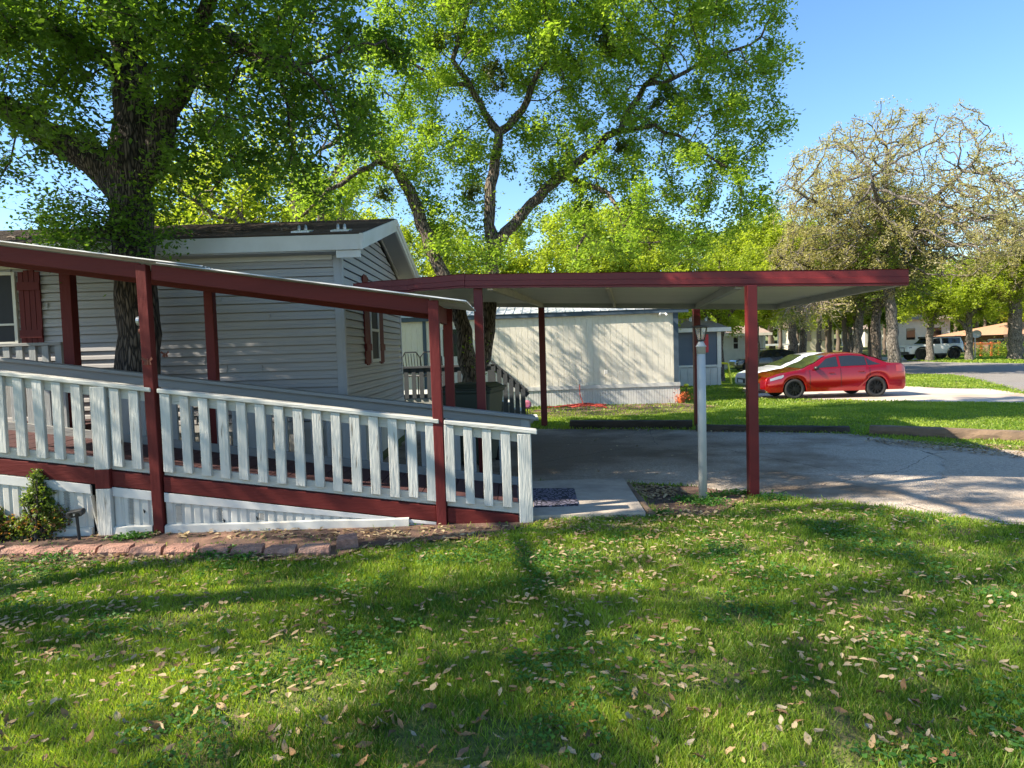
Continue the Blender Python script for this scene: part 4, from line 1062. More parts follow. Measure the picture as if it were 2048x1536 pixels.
def post(name, x, y, wd, z1, mat, parent, z0=-.03, lean=0):
    return MB().prism([(x - wd / 2, y - wd / 2, z0), (x + wd / 2, y - wd / 2, z0), (x + wd / 2, y + wd / 2, z0), (x - wd / 2, y + wd / 2, z0)],
                      [(x - wd / 2 + lean, y - wd / 2, z1), (x + wd / 2 + lean, y - wd / 2, z1), (x + wd / 2 + lean, y + wd / 2, z1), (x - wd / 2 + lean, y + wd / 2, z1)]).build(name, mat, parent, .005)
post("post", XP1, YFr, .088, CZ(XP1) - .006, "red_paint", cov, -.03, -.03)
post("post", XP2, YFr, .088, CZ(XP2) - .006, "red_paint", cov, -.03, -.01)
xr1 = at(424, 700, YRr + .06).x; xr2 = at(899, 750, YRr + .06).x
post("post", xr1, YRr + .068, .095, CZ(xr1) - .01, "red_paint", cov)
post("post", xr2, YRr + .068, .095, CZ(xr2) - .01, "red_paint", cov)
xr0 = at(120, 600, YRr + .1).x
post("post", xr0, YRr + .25, .12, CZ(xr0) + .12, "red_paint", cov)
# corrugated sheet, ribs running with the slope
mb = MB()
def csheet(mb, x0, x1, y0, y1, dz, amp=.010, pitch=.068, n0=0):
    ys_ = np.arange(y0, y1, pitch / 4); prof = []
    for i, y in enumerate(ys_): prof.append((y, amp * (0, 1, 1, 0)[i % 4]))
    for (ya, ha), (yb, hb) in zip(prof[:-1], prof[1:]):
        for s in (0, .0025):
            mb.add([(x0, ya, CZ(x0) + dz + ha + s), (x1, ya, CZ(x1) + dz + ha + s), (x1, yb, CZ(x1) + dz + hb + s), (x0, yb, CZ(x0) + dz + hb + s)], [(0, 1, 2, 3)])
XS1 = at(938, 604, 6.3).x
csheet(mb, XB0, at(436, 540, 6.0).x - .1, YFr - .08, YRr + .45, .032)
csheet(mb, at(436, 540, 6.0).x - .5, XS1, YFr - .08, YRr + .25, .014)
mb.build("roof_sheet", "roof_metal", cov)
MB().prism([(XB0, YFr - .005, CZ(XB0) + .0005), (XS1 - .02, YFr - .005, CZ(XS1) + .0005), (XS1 - .02, YFr + .03, CZ(XS1) + .0005), (XB0, YFr + .03, CZ(XB0) + .0005)],
           [(XB0, YFr - .005, CZ(XB0) + .012), (XS1 - .02, YFr - .005, CZ(XS1) + .012), (XS1 - .02, YFr + .03, CZ(XS1) + .012), (XB0, YFr + .03, CZ(XB0) + .012)]).build("edge_strip", "beam_under", cov)
# ornaments on the post and trunk
def butterfly(px_, py_, Y_, mat, label, s=1.0):
    p = at(px_, py_, Y_); q = MB()
    for sx in (-1, 1):
        for pts in (((0, .0), (.05 * sx, .045), (.065 * sx, .02), (.03 * sx, -.005)), ((0, 0), (.03 * sx, -.005), (.045 * sx, -.04), (.012 * sx, -.045))):
            ring = [(p.x + a * s, p.y - abs(a) * .4 * s, p.z + b_ * s) for a, b_ in pts]
            q.prism(ring, [(a, b_ + .003, c) for a, b_, c in ring])
    q.tube([(p.x, p.y - .008, p.z - .045 * s), (p.x, p.y - .008, p.z + .03 * s)], .006 * s, 6)
    return tag(q.build("butterfly_ornament", mat), label, "ornament")
butterfly(296, 722, YFr - .06, "rust", "rusty red metal butterfly fixed to the left red post", .8)
butterfly(331, 708, 7.45, "rust", "brown metal butterfly hanging at the edge of the big trunk, right of the red post", .75)
th_ = thing("wall_thermometer", "small round grey thermometer on the side of the left red post", "thermometer", at(281, 642, YFr))
p = at(281, 642, YFr)
o = MB().tube([(p.x - .022, p.y, p.z), (p.x + .004, p.y, p.z)], .042, 16).build("dial", "galvanised", th_)
o = MB().tube([(p.x - .014, p.y, p.z - .09), (p.x + .008, p.y, p.z - .09)], .024, 12).build("bracket", "rust", th_)

# ------------------------------------------------------------------ carport
cp = thing("carport", "open flat-roofed carport with dark red fascia over the driveway", "carport", (1.5, 9, 0))
gR = ground(1510, 996); Rt = at(1817, 538, 6.46); Rb = at(1817, 571, 6.46)
Kt = at(930, 548, 7.62); Kb = at(930, 576, 7.62)
Lt = at(706, 567, 8.03); Lb_ = at(706, 592, 8.03)
BRb = at(1556, 619, 12.0); BLb = at(930, 613, 13.7)
post_d = [(gR.x, gR.y + .05), None]
# fascia with a C-channel lip and slight dents
def strip(name, A, B_, At_, Bt_, mat, n=40, wob=.004, lipw=.05):
    q = MB(); nrm = (B_ - A).cross(Vector((0, 0, 1))).normalized()
    if nrm.y > 0: nrm = -nrm
    prof = [(.0, 0.0), (.0, .12), (.012, .16), (.012, .5), (.0, .54), (.0, .96), (.008, 1.0)]
    rows = []
    for i in range(n + 1):
        t = i / n; a = A.lerp(B_, t); b_ = At_.lerp(Bt_, t)
        wv_ = wob * mnoise.noise(Vector((t * 9, 3.3, 1))) + wob * .5 * mnoise.noise(Vector((t * 31, 1.3, 5)))
        rows.append([a.lerp(b_, z) + nrm * (o_ + wv_ * 2) + Vector((0, 0, wv_)) for o_, z in prof])
    m_ = len(prof)
    for r_ in rows: q.v += [tuple(v) for v in r_] + [tuple(r_[0] - nrm * lipw), tuple(r_[-1] - nrm * lipw)]
    st = m_ + 2
    for i in range(n):
        for k_ in range(m_ - 1):
            a = i * st + k_; q.f.append((a, a + 1, a + st + 1, a + st))
        q.f.append((i * st, i * st + st, i * st + st + m_, i * st + m_)); q.f.append((i * st + m_ - 1, i * st + m_ + 1, i * st + st + m_ + 1, i * st + st + m_ - 1))
    q.f.append(tuple(range(m_)) + (m_ + 1, m_)); q.f.append(tuple(n * st + k_ for k_ in range(m_)) + (n * st + m_ + 1, n * st + m_))
    return q.build(name, mat, cp)
strip("fascia", Kb, Rb, Kt, Rt, "red_metal")
strip("fascia", Lb_, Kb - Vector((.002, 0, 0)), Lt, Kt - Vector((.002, 0, 0)), "red_metal", 14, .008)
# roof sheet: ribbed parallel to the front, from front line to back line
BLt = BLb + Vector((0, 0, .12)); BRt = BRb + Vector((0, 0, .13))
def roofpt(u, v, h=0.0):
    """u 0..1 left to right, v 0..1 front to back"""
    if u < 0.28: f_ = (Lt + Vector((0, 0, -.08))).lerp(Kt + Vector((0, 0, -.08)), u / .28)
    else: f_ = (Kt + Vector((0, 0, -.08))).lerp(Rt + Vector((0, 0, -.09)), (u - .28) / .72)
    b_ = (BLb + Vector((0, 0, .06))).lerp(BRb + Vector((0, 0, .09)), u)
    return f_.lerp(b_, v) + Vector((0, 0, h))
mb = MB(); nu = 20; vs_ = []
nr = 34
for i in range(nr):
    v0 = i / nr
    vs_ += [(v0, 0), (v0 + .30 / nr, 0), (v0 + .36 / nr, .045), (v0 + .93 / nr, .045)]
vs_.append((1.0, 0))
for dz in (0, .003):
    b0_ = len(mb.v)
    for v_, h_ in vs_:
        for i in range(nu + 1): mb.v.append(tuple(roofpt(i / nu, v_ * .985 + .008, h_ + dz)))
    for j in range(len(vs_) - 1):
        for i in range(nu):
            a = b0_ + j * (nu + 1) + i; mb.f.append((a, a + 1, a + nu + 2, a + nu + 1))
mb.build("roof_sheet", "ceiling_metal", cp)
MB().beam(BLb + Vector((0, 0, .055)), BRb + Vector((0, 0, .055)), .10, .12).build("rear_gutter", "joist_grey", cp)
MB().beam(Rb + Vector((-.05, .06, .06)), BRb + Vector((.0, -.06, .065)), .08, .11).build("side_beam", "joist_grey", cp)
MB().beam(Lb_ + Vector((.05, .1, .06)), BLb + Vector((.0, -.06, .065)), .08, .11).build("side_beam", "joist_grey", cp)
def joist(pxa, pya, ta, pxb, pyb, mat, wd=.06, ht=.1):
    a = Kb.lerp(Rb, ta); a = Vector((a.x, a.y + .06, a.z)); d = ray(pxb, pyb); 
    # meet the back line
    best = min((BLb.lerp(BRb, k / 200) for k in range(201)), key=lambda p: abs((p - Vector((0, 0, HC))).x / p.y - d.x / d.y))
    MB().beam(a + Vector((0, 0, .03)), best + Vector((0, -.06, .05)), wd, ht).build("joist", mat, cp)
joist(0, 0, .065, 1084, 612, "joist_wood"); joist(0, 0, .36, 1230, 612, "joist_wood", .04, .08); joist(0, 0, .66, 1392, 615, "joist_grey", .08, .09)
post("post", gR.x, gR.y + .05, .096, Kb.lerp(Rb, (gR.x - Kb.x) / (Rb.x - Kb.x)).z, "red_metal", cp)
xL = at(963, 800, 7.70).x
post("post", xL, 7.70, .10, Kb.z + .02, "red_metal", cp)
g = ground(1089, 853); post("post", g.x, g.y, .12, at(1086, 603, g.y).z + .05, "red_metal", cp)
g = ground(1396, 853); post("post", g.x, g.y, .12, at(1397, 612, g.y).z + .05, "red_metal", cp)

# ------------------------------------------------------------------ lamp post
gl = ground(1406, 1002)
lp = thing("lamp_post", "white pole with a black glass lantern in front of the carport", "lamp post", gl)
zc = at(1402, 692, gl.y).z; zl0 = at(1402, 683, gl.y).z; zl1 = at(1402, 652, gl.y).z
xt = at(1402, 690, gl.y).x; lx = xt
q = MB().tube([(gl.x, gl.y, -.05), (gl.x + (lx - gl.x) * .5, gl.y, zc * .5), (lx, gl.y, zc - .05)], .041, 20); q.build("pole", "lamp_pole", lp, smooth=True)
MB().lathe([(.043, -.075), (.043, -.01), (.050, -.008), (.050, .0), (.043, .005), (.030, .030), (.026, .045)], 20, (lx, gl.y, zc)).build("collar", "lamp_pole", lp, smooth=True)
la = MB(); n = 6
za, zb = zc + .045, zl1
def hexr(r, z): return [(lx + r * math.cos(math.pi / 3 * k + .2), gl.y + r * math.sin(math.pi / 3 * k + .2), z) for k in range(6)]
r0_, r1_ = .036, .066
A_, B_ = hexr(r0_, za + .012), hexr(r1_, zb - .012)
for k in range(6):
    la.tube([A_[k], B_[k]], .0055, 5); la.tube([A_[k], A_[(k + 1) % 6]], .006, 5); la.tube([B_[k], B_[(k + 1) % 6]], .006, 5)
la.lathe([(.028, 0), (.040, .006), (.040, .014)], 12, (lx, gl.y, za))
la.lathe([(.082, 0), (.082, .010), (.050, .018), (.02, .022)], 12, (lx, gl.y, zb - .014))
lo = la.build("lantern", "black_paint", lp)
gg = MB()
for k in range(6): gg.add([A_[k], A_[(k + 1) % 6], B_[(k + 1) % 6], B_[k]], [(0, 1, 2, 3)])
gg.build("lantern_glass", "lantern_glass", lo)
MB().lathe([(.012, 0), (.014, .025), (.024, .045), (.022, .075), (.008, .095)], 12, (lx, gl.y, za + .012)).build("bulb", "bulb_glass", lo, smooth=True)

# ------------------------------------------------------------------ logs and edging
def log(name, pa_, pb_, zh, wd, mat, label, seed, tilt=0.0):
    A0, B0 = ground(*pa_), ground(*pb_)
    q = MB(); n = 18
    nrm = Vector((-(B0 - A0).y, (B0 - A0).x, 0)).normalized()
    for i in range(n + 1):
        c = A0.lerp(B0, i / n)
        for k, (o_, z) in enumerate([(-wd / 2, 0), (-wd / 2, zh * .5), (-wd / 2 + .02, zh - .01), (0, zh), (wd / 2 - .02, zh - .01), (wd / 2, 0)]):
            v = c + nrm * o_ + Vector((0, 0, z + (tilt * i / n)))
            v += Vector((0, 0, 1)) * .012 * mnoise.noise(v * 4 + Vector((seed, 0, k))) + nrm * .02 * mnoise.noise(v * 5 + Vector((seed, 9, k)))
            q.v.append(tuple(v))
    for i in range(n):
        for k in range(6): a = i * 6 + k; b_ = i * 6 + (k + 1) % 6; q.f.append((a, a + 6, b_ + 6, b_))
    q.f.append(tuple(range(6))); q.f.append(tuple(n * 6 + k for k in range(6))[::-1])
    return tag(q.build(name, mat), label, "timber", "landscape timbers along the far edge of the driveway")
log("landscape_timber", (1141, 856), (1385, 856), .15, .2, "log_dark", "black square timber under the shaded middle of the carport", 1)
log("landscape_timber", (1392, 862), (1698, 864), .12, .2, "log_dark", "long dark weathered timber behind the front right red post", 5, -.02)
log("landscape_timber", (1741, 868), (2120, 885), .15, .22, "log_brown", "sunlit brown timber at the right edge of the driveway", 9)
log("path_timber", (1256, 973), (1303, 1034), .05, .09, "log_brown", "narrow worn timber lying along the right side of the concrete pad", 3)["group"] = ""
del bpy.data.objects["path_timber"]["group"]
rg = np.random.default_rng(8)
names = ["leftmost", "second", "third", "fourth, partly overgrown", "fifth", "sixth", "seventh", "eighth", "ninth", "tenth"]
xs_ = [-70, 0, 58, 125, 192, 258, 324, 392, 460, 528, 596]
k = 0
for i, px_ in enumerate(xs_):
    a = ground(px_ + 0, 1116); b_ = ground(px_ + 66, 1116)
    w_ = (b_.x - a.x) * .92; h_ = .07 + rg.normal(0, .004); dp = .13
    y0 = a.y + rg.normal(0, .012)
    q = MB(); nx_ = 8; pts = []
    for (yy, zz, ins) in ((0, 0, 0), (-.006, h_ * .55, 0), (.018, h_, .006), (dp, h_, .022), (dp, 0, .022)):
        for j in range(nx_ + 1):
            xx = a.x + ins + (w_ - 2 * ins) * j / nx_
            v = Vector((xx, y0 + yy, zz)); 
            if yy < .03 and zz < h_: v.y += .014 * mnoise.noise(v * 40 + Vector((i, 0, 0)))
            q.v.append(tuple(v))
    for r_ in range(4):
        for j in range(nx_): c = r_ * (nx_ + 1) + j; q.f.append((c, c + 1, c + nx_ + 2, c + nx_ + 1))
    for j in (0, nx_): q.f.append(tuple(r_ * (nx_ + 1) + j for r_ in range(5)))
    o = q.build("edging_block", "paver")
    o.rotation_euler.z = 0
    if i == 0: lab = "reddish edging block cut off by the left edge of the picture"
    else: lab = "reddish edging block, %s of the whole ones counted from the left" % ["first", "second", "third", "fourth", "fifth", "sixth", "seventh", "eighth", "ninth", "tenth"][i - 1]
    tag(o, lab, "edging block", "reddish edging blocks along the flower bed")
c = ground(690, 1100)
q = MB().prism([(-.09, -.06, 0), (.085, -.07, 0), (.10, .07, 0), (-.07, .08, 0)], [(-.085, -.05, .09), (.08, -.06, .095), (.09, .06, .10), (-.06, .07, .095)])
o = q.build("edging_block", "paver", None, .01); o.location = (c.x, c.y + .06, 0); o.rotation_euler = (0.05, 0, .35)
tag(o, "loose reddish edging block turned askew at the right end of the row", "edging block", "reddish edging blocks along the flower bed")

# door mat
p = [ground(a, b_) for a, b_ in ((1068, 1027), (1157, 1023), (1149, 989), (1066, 989))]
c = sum(p, Vector()) / 4
q = MB().prism([(v.x - c.x, v.y - c.y, 0) for v in p], [(v.x - c.x, v.y - c.y, .012) for v in p])
o = q.build("doormat", "mat_pattern"); o.location = (c.x, c.y, .056)
tag(o, "dark doormat with lilac oval pattern on the concrete pad", "doormat")

# ------------------------------------------------------------------ bush and garden lamp
def bush(name, label, c, blobs_, n, seed, mat="leaf_bush", size=.028):
    t = thing(name, label, "shrub", (c.x, c.y, 0)); rg_ = np.random.default_rng(seed)
    P_ = []; st = MB(); tn = []
    for bx_, by_, bz_, r_, w_ in blobs_:
        m_ = int(n * w_); d = rg_.normal(size=(m_, 3)); d /= np.linalg.norm(d, axis=1)[:, None]
        q_ = np.array([bx_, by_, bz_]) + d * (rg_.random(m_) ** .45)[:, None] * r_ * (1 + .35 * np.sin(d[:, :1] * 9 + d[:, 2:] * 7)); P_.append(q_)
        tn.append(rg_.random(m_) * (.85 if bz_ > .25 else 1.0))
        for k_ in range(10):
            e_ = Vector((bx_, by_, bz_)) + Vector(rg_.normal(0, .5, 3)) * r_
            st.tube([(rg_.normal(0, .03), rg_.normal(0, .03), 0), e_ * .5 + Vector((0, 0, .03)), e_], [.008, .005, .003], 4, False)
    P_ = np.concatenate(P_); P_ = P_[P_[:, 2] > 0.01]; tn = rg_.random(len(P_))
    # rusty new growth in the lower right half
    low = (P_[:, 2] < .30) & (rg_.random(len(P_)) < .24); tn[low] = .985; tn[~low] *= .9
    local(st.build("stems", "bark_dark"), t)
    local(npmesh("foliage", leafcards(P_, size, seed, .6, .3), 4, mat, None, tn), t)
    return t
c = ground(75, 1082)
bush("boxwood_shrub", "upright green shrub with rusty lower leaves against the ramp skirting", c,
     [(0, .08, .13, .15, .25), (.03, .08, .27, .15, .25), (0, .08, .42, .11, .16), (-.02, .08, .55, .065, .07), (-.14, .05, .12, .11, .13), (.13, .06, .16, .10, .12), (-.09, .06, .36, .07, .06)], 6500, 3)
c = ground(-5, 1085)
bush("low_shrub", "low orange-tinged shrub at the left edge of the flower bed", c, [(-.05, .06, .12, .13, .5), (.05, .08, .10, .11, .3), (-.1, .05, .25, .08, .2)], 3500, 4)
c = ground(160, 1082)
gs = thing("solar_repeller", "black solar garden stake with twin lenses standing in the soil bed", "garden stake", c)
zt = at(156, 1030, c.y).z
local(MB().tube([(0, 0, -.05), (-.015, 0, zt)], .013, 8).build("stake", "black_plastic"), gs)
h_ = MB(); ring = []
for k in range(16):
    a = 2 * math.pi * k / 16; ring.append(((.048 if math.cos(a) > 0 else -.048) + .022 * math.cos(a) * 1.1, 0, zt + .012 + .028 * math.sin(a)))
h_.prism([(a - .015, -.035, b_ + a * .15) for a, _, b_ in ring], [(a - .015, .02, b_ + .012 + a * .15) for a, _, b_ in ring])
hd = h_.build("head", "black_plastic", None, .004); local(hd, gs)
for s, r_, mt in ((-.042, .017, "dark_rim"), (.014, .017, "dark_rim"), (-.014, .009, "lamp_clear")):
    local(MB().tube([(s, -.040, zt + .01), (s, -.034, zt + .01)], r_, 12).build("lens", mt), hd)

# ------------------------------------------------------------------ cream home with blue trim
def gline(px_, py_): return ground(px_, py_)
nr_ = ground(1355, 806); YN1 = nr_.y
pL = at(800, 800, 17.9 if True else 17); YN0 = YN1 + .35
A0 = Vector((at(800, 700, YN0).x, YN0, 0)); B0 = Vector((at(1356, 700, YN1).x, YN1, 0))
zb_ = T(0, YN1)
ntop = lambda t: at(800, 645, YN0).z * (1 - t) + at(1356, 625, YN1).z * t
nsk = lambda t: at(800, 787, YN0).z * (1 - t) + at(1356, 767, YN1).z * t
dN = (B0 - A0).normalized(); oN = Vector((dN.y, -dN.x, 0)); LN = (B0 - A0).length
nh = thing("cream_home", "long cream-panelled mobile home with dark blue trim beyond the carport", "house", tuple(A0))
def wallprof(mb, z0f, z1f, a, b_, pitch, gap, depth, off=0.0, n0=None):
    s = a
    while s < b_ - 1e-6:
        e_ = min(s + pitch, b_)
        for (u, o_), (v, p_) in zip(((s, 0), (s + gap * .3, -depth), (s + gap * .7, -depth), (s + gap, 0)), ((s + gap * .3, -depth), (s + gap * .7, -depth), (s + gap, 0), (e_, 0))):
            if v > e_: continue
            P0 = A0 + dN * u + oN * (o_ + off); P1 = A0 + dN * v + oN * (p_ + off)
            mb.add([(P0.x, P0.y, z0f(u / LN)), (P1.x, P1.y, z0f(v / LN)), (P1.x, P1.y, z1f(v / LN)), (P0.x, P0.y, z1f(u / LN))], [(0, 1, 2, 3)])
        s = e_
mb = MB(); wallprof(mb, lambda t: nsk(t) - .02, ntop, 0, LN, .172, .016, .008); mb.build("wall_panel", "panel_cream", nh)
mb = MB(); wallprof(mb, lambda t: zb_ - .05, lambda t: nsk(t), 0, LN + .03, .075, .014, .012, .03); mb.build("skirting", "trim_white", nh)
def nbox(mb, a, b_, o0, o1, z0f, z1f):
    P = [A0 + dN * a + oN * o0, A0 + dN * b_ + oN * o0, A0 + dN * b_ + oN * o1, A0 + dN * a + oN * o1]; ta, tb_ = a / LN, b_ / LN
    z0 = (z0f(ta), z0f(tb_), z0f(tb_), z0f(ta)); z1 = (z1f(ta), z1f(tb_), z1f(tb_), z1f(ta))
    return mb.prism([(p_.x, p_.y, z) for p_, z in zip(P, z0)], [(p_.x, p_.y, z) for p_, z in zip(P, z1)])
nbox(MB(), 0, LN + .04, .025, .06, lambda t: nsk(t) - .06, lambda t: nsk(t) + .045).build("skirting_trim", "trim_white", nh)
nbox(MB(), -.2, LN + .3, .0, .09, lambda t: ntop(t) + .0, lambda t: ntop(t) + .12).build("eave_board", "blue_trim", nh)
nbox(MB(), LN - .13, LN + .012, .012, .03, lambda t: nsk(t) + .05, lambda t: ntop(t) - .002).build("corner_trim", "blue_trim", nh)
sd = (at(848, 700, YN0 + .1).x - A0.x)
nbox(MB(), sd, sd + .10, .012, .03, lambda t: nsk(t) + .05, lambda t: ntop(t) - .002).build("wall_batten", "blue_trim", nh)
mb = MB()
P0, P1 = A0 - dN * .25 + oN * .11, A0 + dN * (LN + .32) + oN * .11; Q0, Q1 = P0 - oN * 2.6, P1 - oN * 2.6; S0, S1 = P0 - oN * 5, P1 - oN * 5
z0, z1 = ntop(0) + .125, ntop(1) + .125
mb.add([(P0.x, P0.y, z0), (P1.x, P1.y, z1), (Q1.x, Q1.y, z1 + .42), (Q0.x, Q0.y, z0 + .42), (S1.x, S1.y, z1), (S0.x, S0.y, z0)], [(0, 1, 2, 3), (3, 2, 4, 5), (0, 3, 5), (1, 4, 2)])
for k in range(34):
    u = k / 34 * (LN + .5) - .2; a = A0 + dN * u + oN * .11; b_ = a - oN * 2.58; t = u / LN
    mb.beam((a.x, a.y, ntop(t) + .135), (b_.x, b_.y, ntop(t) + .555), .03, .02)
mb.build("roof", "roof_metal", nh)
mb = MB()
E0, E1 = B0, B0 - oN * 4.6
mb.add([(E0.x, E0.y, zb_), (E1.x, E1.y, zb_), (E1.x, E1.y, ntop(1) + .1), (E0.x, E0.y, ntop(1) + .1)], [(0, 1, 2, 3)])
F0, F1 = A0, A0 - oN * 4.6
mb.add([(F0.x, F0.y, zb_), (F1.x, F1.y, zb_), (F1.x, F1.y, ntop(0)), (F0.x, F0.y, ntop(0))], [(0, 3, 2, 1)])
mb.add([(E1.x, E1.y, zb_), (F1.x, F1.y, zb_), (F1.x, F1.y, ntop(0)), (E1.x, E1.y, ntop(1))], [(0, 1, 2, 3)])
mb.build("end_wall", "panel_cream", nh)
# door behind the stems
da, db = at(884, 700, YN0 + .2).x - A0.x, at(926, 700, YN0 + .2).x - A0.x
dr = nbox(MB(), da, db, .0, .04, lambda t: .35, lambda t: at(900, 655, YN0).z).build("door", "trim_white", nh, .005)
nbox(MB(), da + .07, db - .07, .041, .046, lambda t: at(900, 713, YN0).z, lambda t: at(900, 659, YN0).z).build("glass", "screen_glass", dr)
c = A0 + dN * (da + .42) + oN * .06; zc_ = at(908, 678, YN0).z
mb = MB().prism([(c.x - .13, c.y, zc_), (c.x, c.y, zc_ - .17), (c.x + .13, c.y, zc_), (c.x, c.y, zc_ + .17)], [(c.x - .13, c.y + .01, zc_), (c.x, c.y + .01, zc_ - .17), (c.x + .13, c.y + .01, zc_), (c.x, c.y + .01, zc_ + .17)])
tag(mb.build("door_plaque", "black_paint"), "black diamond-shaped plaque on the cream home's door", "plaque")
p = at(1325, 627, YN1 - .05); mb = MB().box(p.x - .06, YN1 - .16, p.z - .02, p.x + .06, YN1 - .06, p.z + .02).tube([(p.x - .08, YN1 - .14, p.z), (p.x - .12, YN1 - .2, p.z - .05)], .03, 8).tube([(p.x + .06, YN1 - .14, p.z), (p.x + .1, YN1 - .2, p.z - .06)], .03, 8)
tag(mb.build("flood_light", "trim_white"), "white twin flood light under the cream home's eave", "flood light")
p = at(1212, 744, YN1 - .35); mb = MB().box(p.x - .05, p.y - .05, p.z - .06, p.x + .05, p.y - .0, p.z + .06)
mb.build("wall_outlet", "trim_white", nh, .006)
# riser and hanging orange cord
pt = at(1160, 765, YN1 - .45)
cd = thing("orange_cord", "orange-red extension cord hanging down and heaped along the cream skirting", "cord", (pt.x, pt.y, zb_))
q = MB().tube([at(1159, 768, YN1 - .1), at(1160, 790, YN1 - .3), at(1166, 806, YN1 - .5), at(1163, 811, YN1 - .6)], .014, 6); q.build("hanging_run", "orange_cord", cd)
q = MB(); rg = np.random.default_rng(4); pts = []
for k in range(150):
    t = k / 149; px_ = 1148 + 62 * math.sin(t * 31) * (0.3 + .7 * abs(math.sin(t * 5))) + rg.normal(0, 4); c = ground(px_, 812 + 5 * math.sin(t * 53))
    pts.append(Vector((c.x, min(c.y, YN1 - .35), zb_ + .03 + .09 * max(0, 1 - abs(px_ - 1160) / 60) * rg.random())))
q.tube(pts, .013, 5, False); q.build("coil", "orange_cord", cd)
p = at(1160, 764, YN1 - .12); tag(MB().box(p.x - .04, p.y - .0, p.z - .07, p.x + .04, p.y + .1, p.z + .07).build("meter_box", "trim_white", None, .01), "small pale box on the cream wall above the orange cord", "box")

# neighbour deck, stair rail, chairs
YD = 13.9
dk = thing("neighbour_deck", "grey wooden deck with picket railing in front of the cream home", "deck", at(870, 800, YD))
zt = at(880, 731, YD).z; zb2 = at(880, 798, YD).z; xa, xb = at(815, 700, YD).x - .6, at(988, 700, YD).x
MB().box(xa, YD - .06, zt - .04, xb, YD + .08, zt).box(xa, YD, zt - .15, xb, YD + .03, zt - .041).build("top_rail", "neighbour_rail", dk)
MB().box(xa, YD, zb2 + .02, xb, YD + .03, zb2 + .11).build("bottom_rail", "neighbour_rail", dk)
x = xa + .05
while x < xb: MB().box(x, YD - .035, zb2 + .03, x + .085, YD - .002, zt - .042).build("baluster", "neighbour_rail", dk); x += .155
MB().box(xa, YD + .0, zb2 - .02, xb, YD + 3.4, zb2 + .015).box(xa, YD - .01, zb2 - .14, xb, YD - .001, zb2).build("floor", "white_rail", dk)
st0 = at(982, 722, YD); st1 = at(1056, 782, YD)
q = MB().beam(st0, st1, .10, .05); q.beam(st0 + Vector((0, 0.03, -.09)), st1 + Vector((0, .03, -.09)), .035, .11); q.build("stair_rail", "neighbour_rail", dk)
for k in range(6):
    t = (k + .3) / 6.2; c = st0.lerp(st1, t); MB().box(c.x - .04, c.y - .06, c.z - .92, c.x + .05, c.y - .02, c.z - .04).build("stair_baluster", "neighbour_rail", dk)
q = MB().beam((st0.x, YD + .02, .50), (st1.x + .05, YD + .02, -.02), .05, .2); q.build("stringer", "white_rail", dk)
for k in range(3): MB().box(st0.x + .1 + k * .26, YD + .06, .40 - k * .17, st0.x + .42 + k * .26, YD + 1.0, .44 - k * .17).build("step", "white_rail", dk)
def patio_chair(px_, label, flip):
    c = at(px_, 790, YD + 1.2); t = thing("patio_chair", label, "chair", (c.x, YD + 1.2, zb2), "black metal chairs on the neighbour's deck", flip)
    for sx in (-.24, .24):
        for sy in (-.22, .22): local(MB().tube([(sx, sy, 0.01), (sx, sy, .44)], .016, 6).build("leg", "black_paint"), t)
    local(MB().box(-.27, -.25, .43, .27, .25, .47).build("seat", "black_plastic", None, .01), t)
    q = MB().tube([(-.25, .24, .46), (-.25, .30, .85), (-.15, .31, .97), (.15, .31, .97), (.25, .30, .85), (.25, .24, .46)], .016, 6)
    for k in range(5): q.tube([(-.16 + k * .08, .25, .48), (-.16 + k * .08, .30, .94)], .008, 5)
    local(q.build("backrest", "black_paint"), t)
patio_chair(842, "black metal chair with a round-topped back behind the deck railing's left end", 2.6)
patio_chair(872, "black metal chair further right behind the deck railing", .4)

# trash bin
tbn = thing("trash_bin", "dark wheeled trash bin with an olive lid beside the tree stems", "bin", (at(945, 800, 9.3).x, 9.3, 0), None, -.25)
W_, D_ = .35, .36
def fr(z, k): return [(-W_ * k, -D_ * k, z), (W_ * k, -D_ * k, z), (W_ * k, D_ * k, z), (-W_ * k, D_ * k, z)]
local(MB().prism(fr(.04, .78), fr(1.0, 1.0)).build("body", "bin_green", None, .03), tbn)
local(MB().prism(fr(.97, 1.03), fr(1.02, 1.06)).prism(fr(1.021, 1.12), fr(1.05, 1.10)).prism(fr(1.051, 1.0), fr(1.10, .8)).build("lid", "bin_green", None, .015), tbn)
local(MB().tube([(-.26, .42, .98), (.26, .42, .98)], .018, 8).box(-.26, .3, .96, -.22, .42, 1.0).box(.22, .3, .96, .26, .42, 1.0).build("handle", "bin_green"), tbn)
for s in (-1, 1): local(MB().tube([(s * .24, .28, .1), (s * .30, .28, .1)], .11, 16).build("wheel", "tyre"), tbn)
# pinwheel / stained-glass ball on a stake
c = ground(1055, 838); pw = thing("garden_ornament", "round purple and orange glass ornament on a stake near the stair foot", "ornament", c)
zz = at(1055, 809, c.y).z - c.z
local(MB().tube([(0, 0, -.05), (0, 0, zz - .1)], .012, 6).build("stake", "black_paint"), pw)
local(MB().tube([(0, -.03, zz), (0, -.01, zz), (0, .01, zz), (0, .03, zz)], [.06, .10, .10, .06], 20).build("disc", "purple", smooth=False), pw)

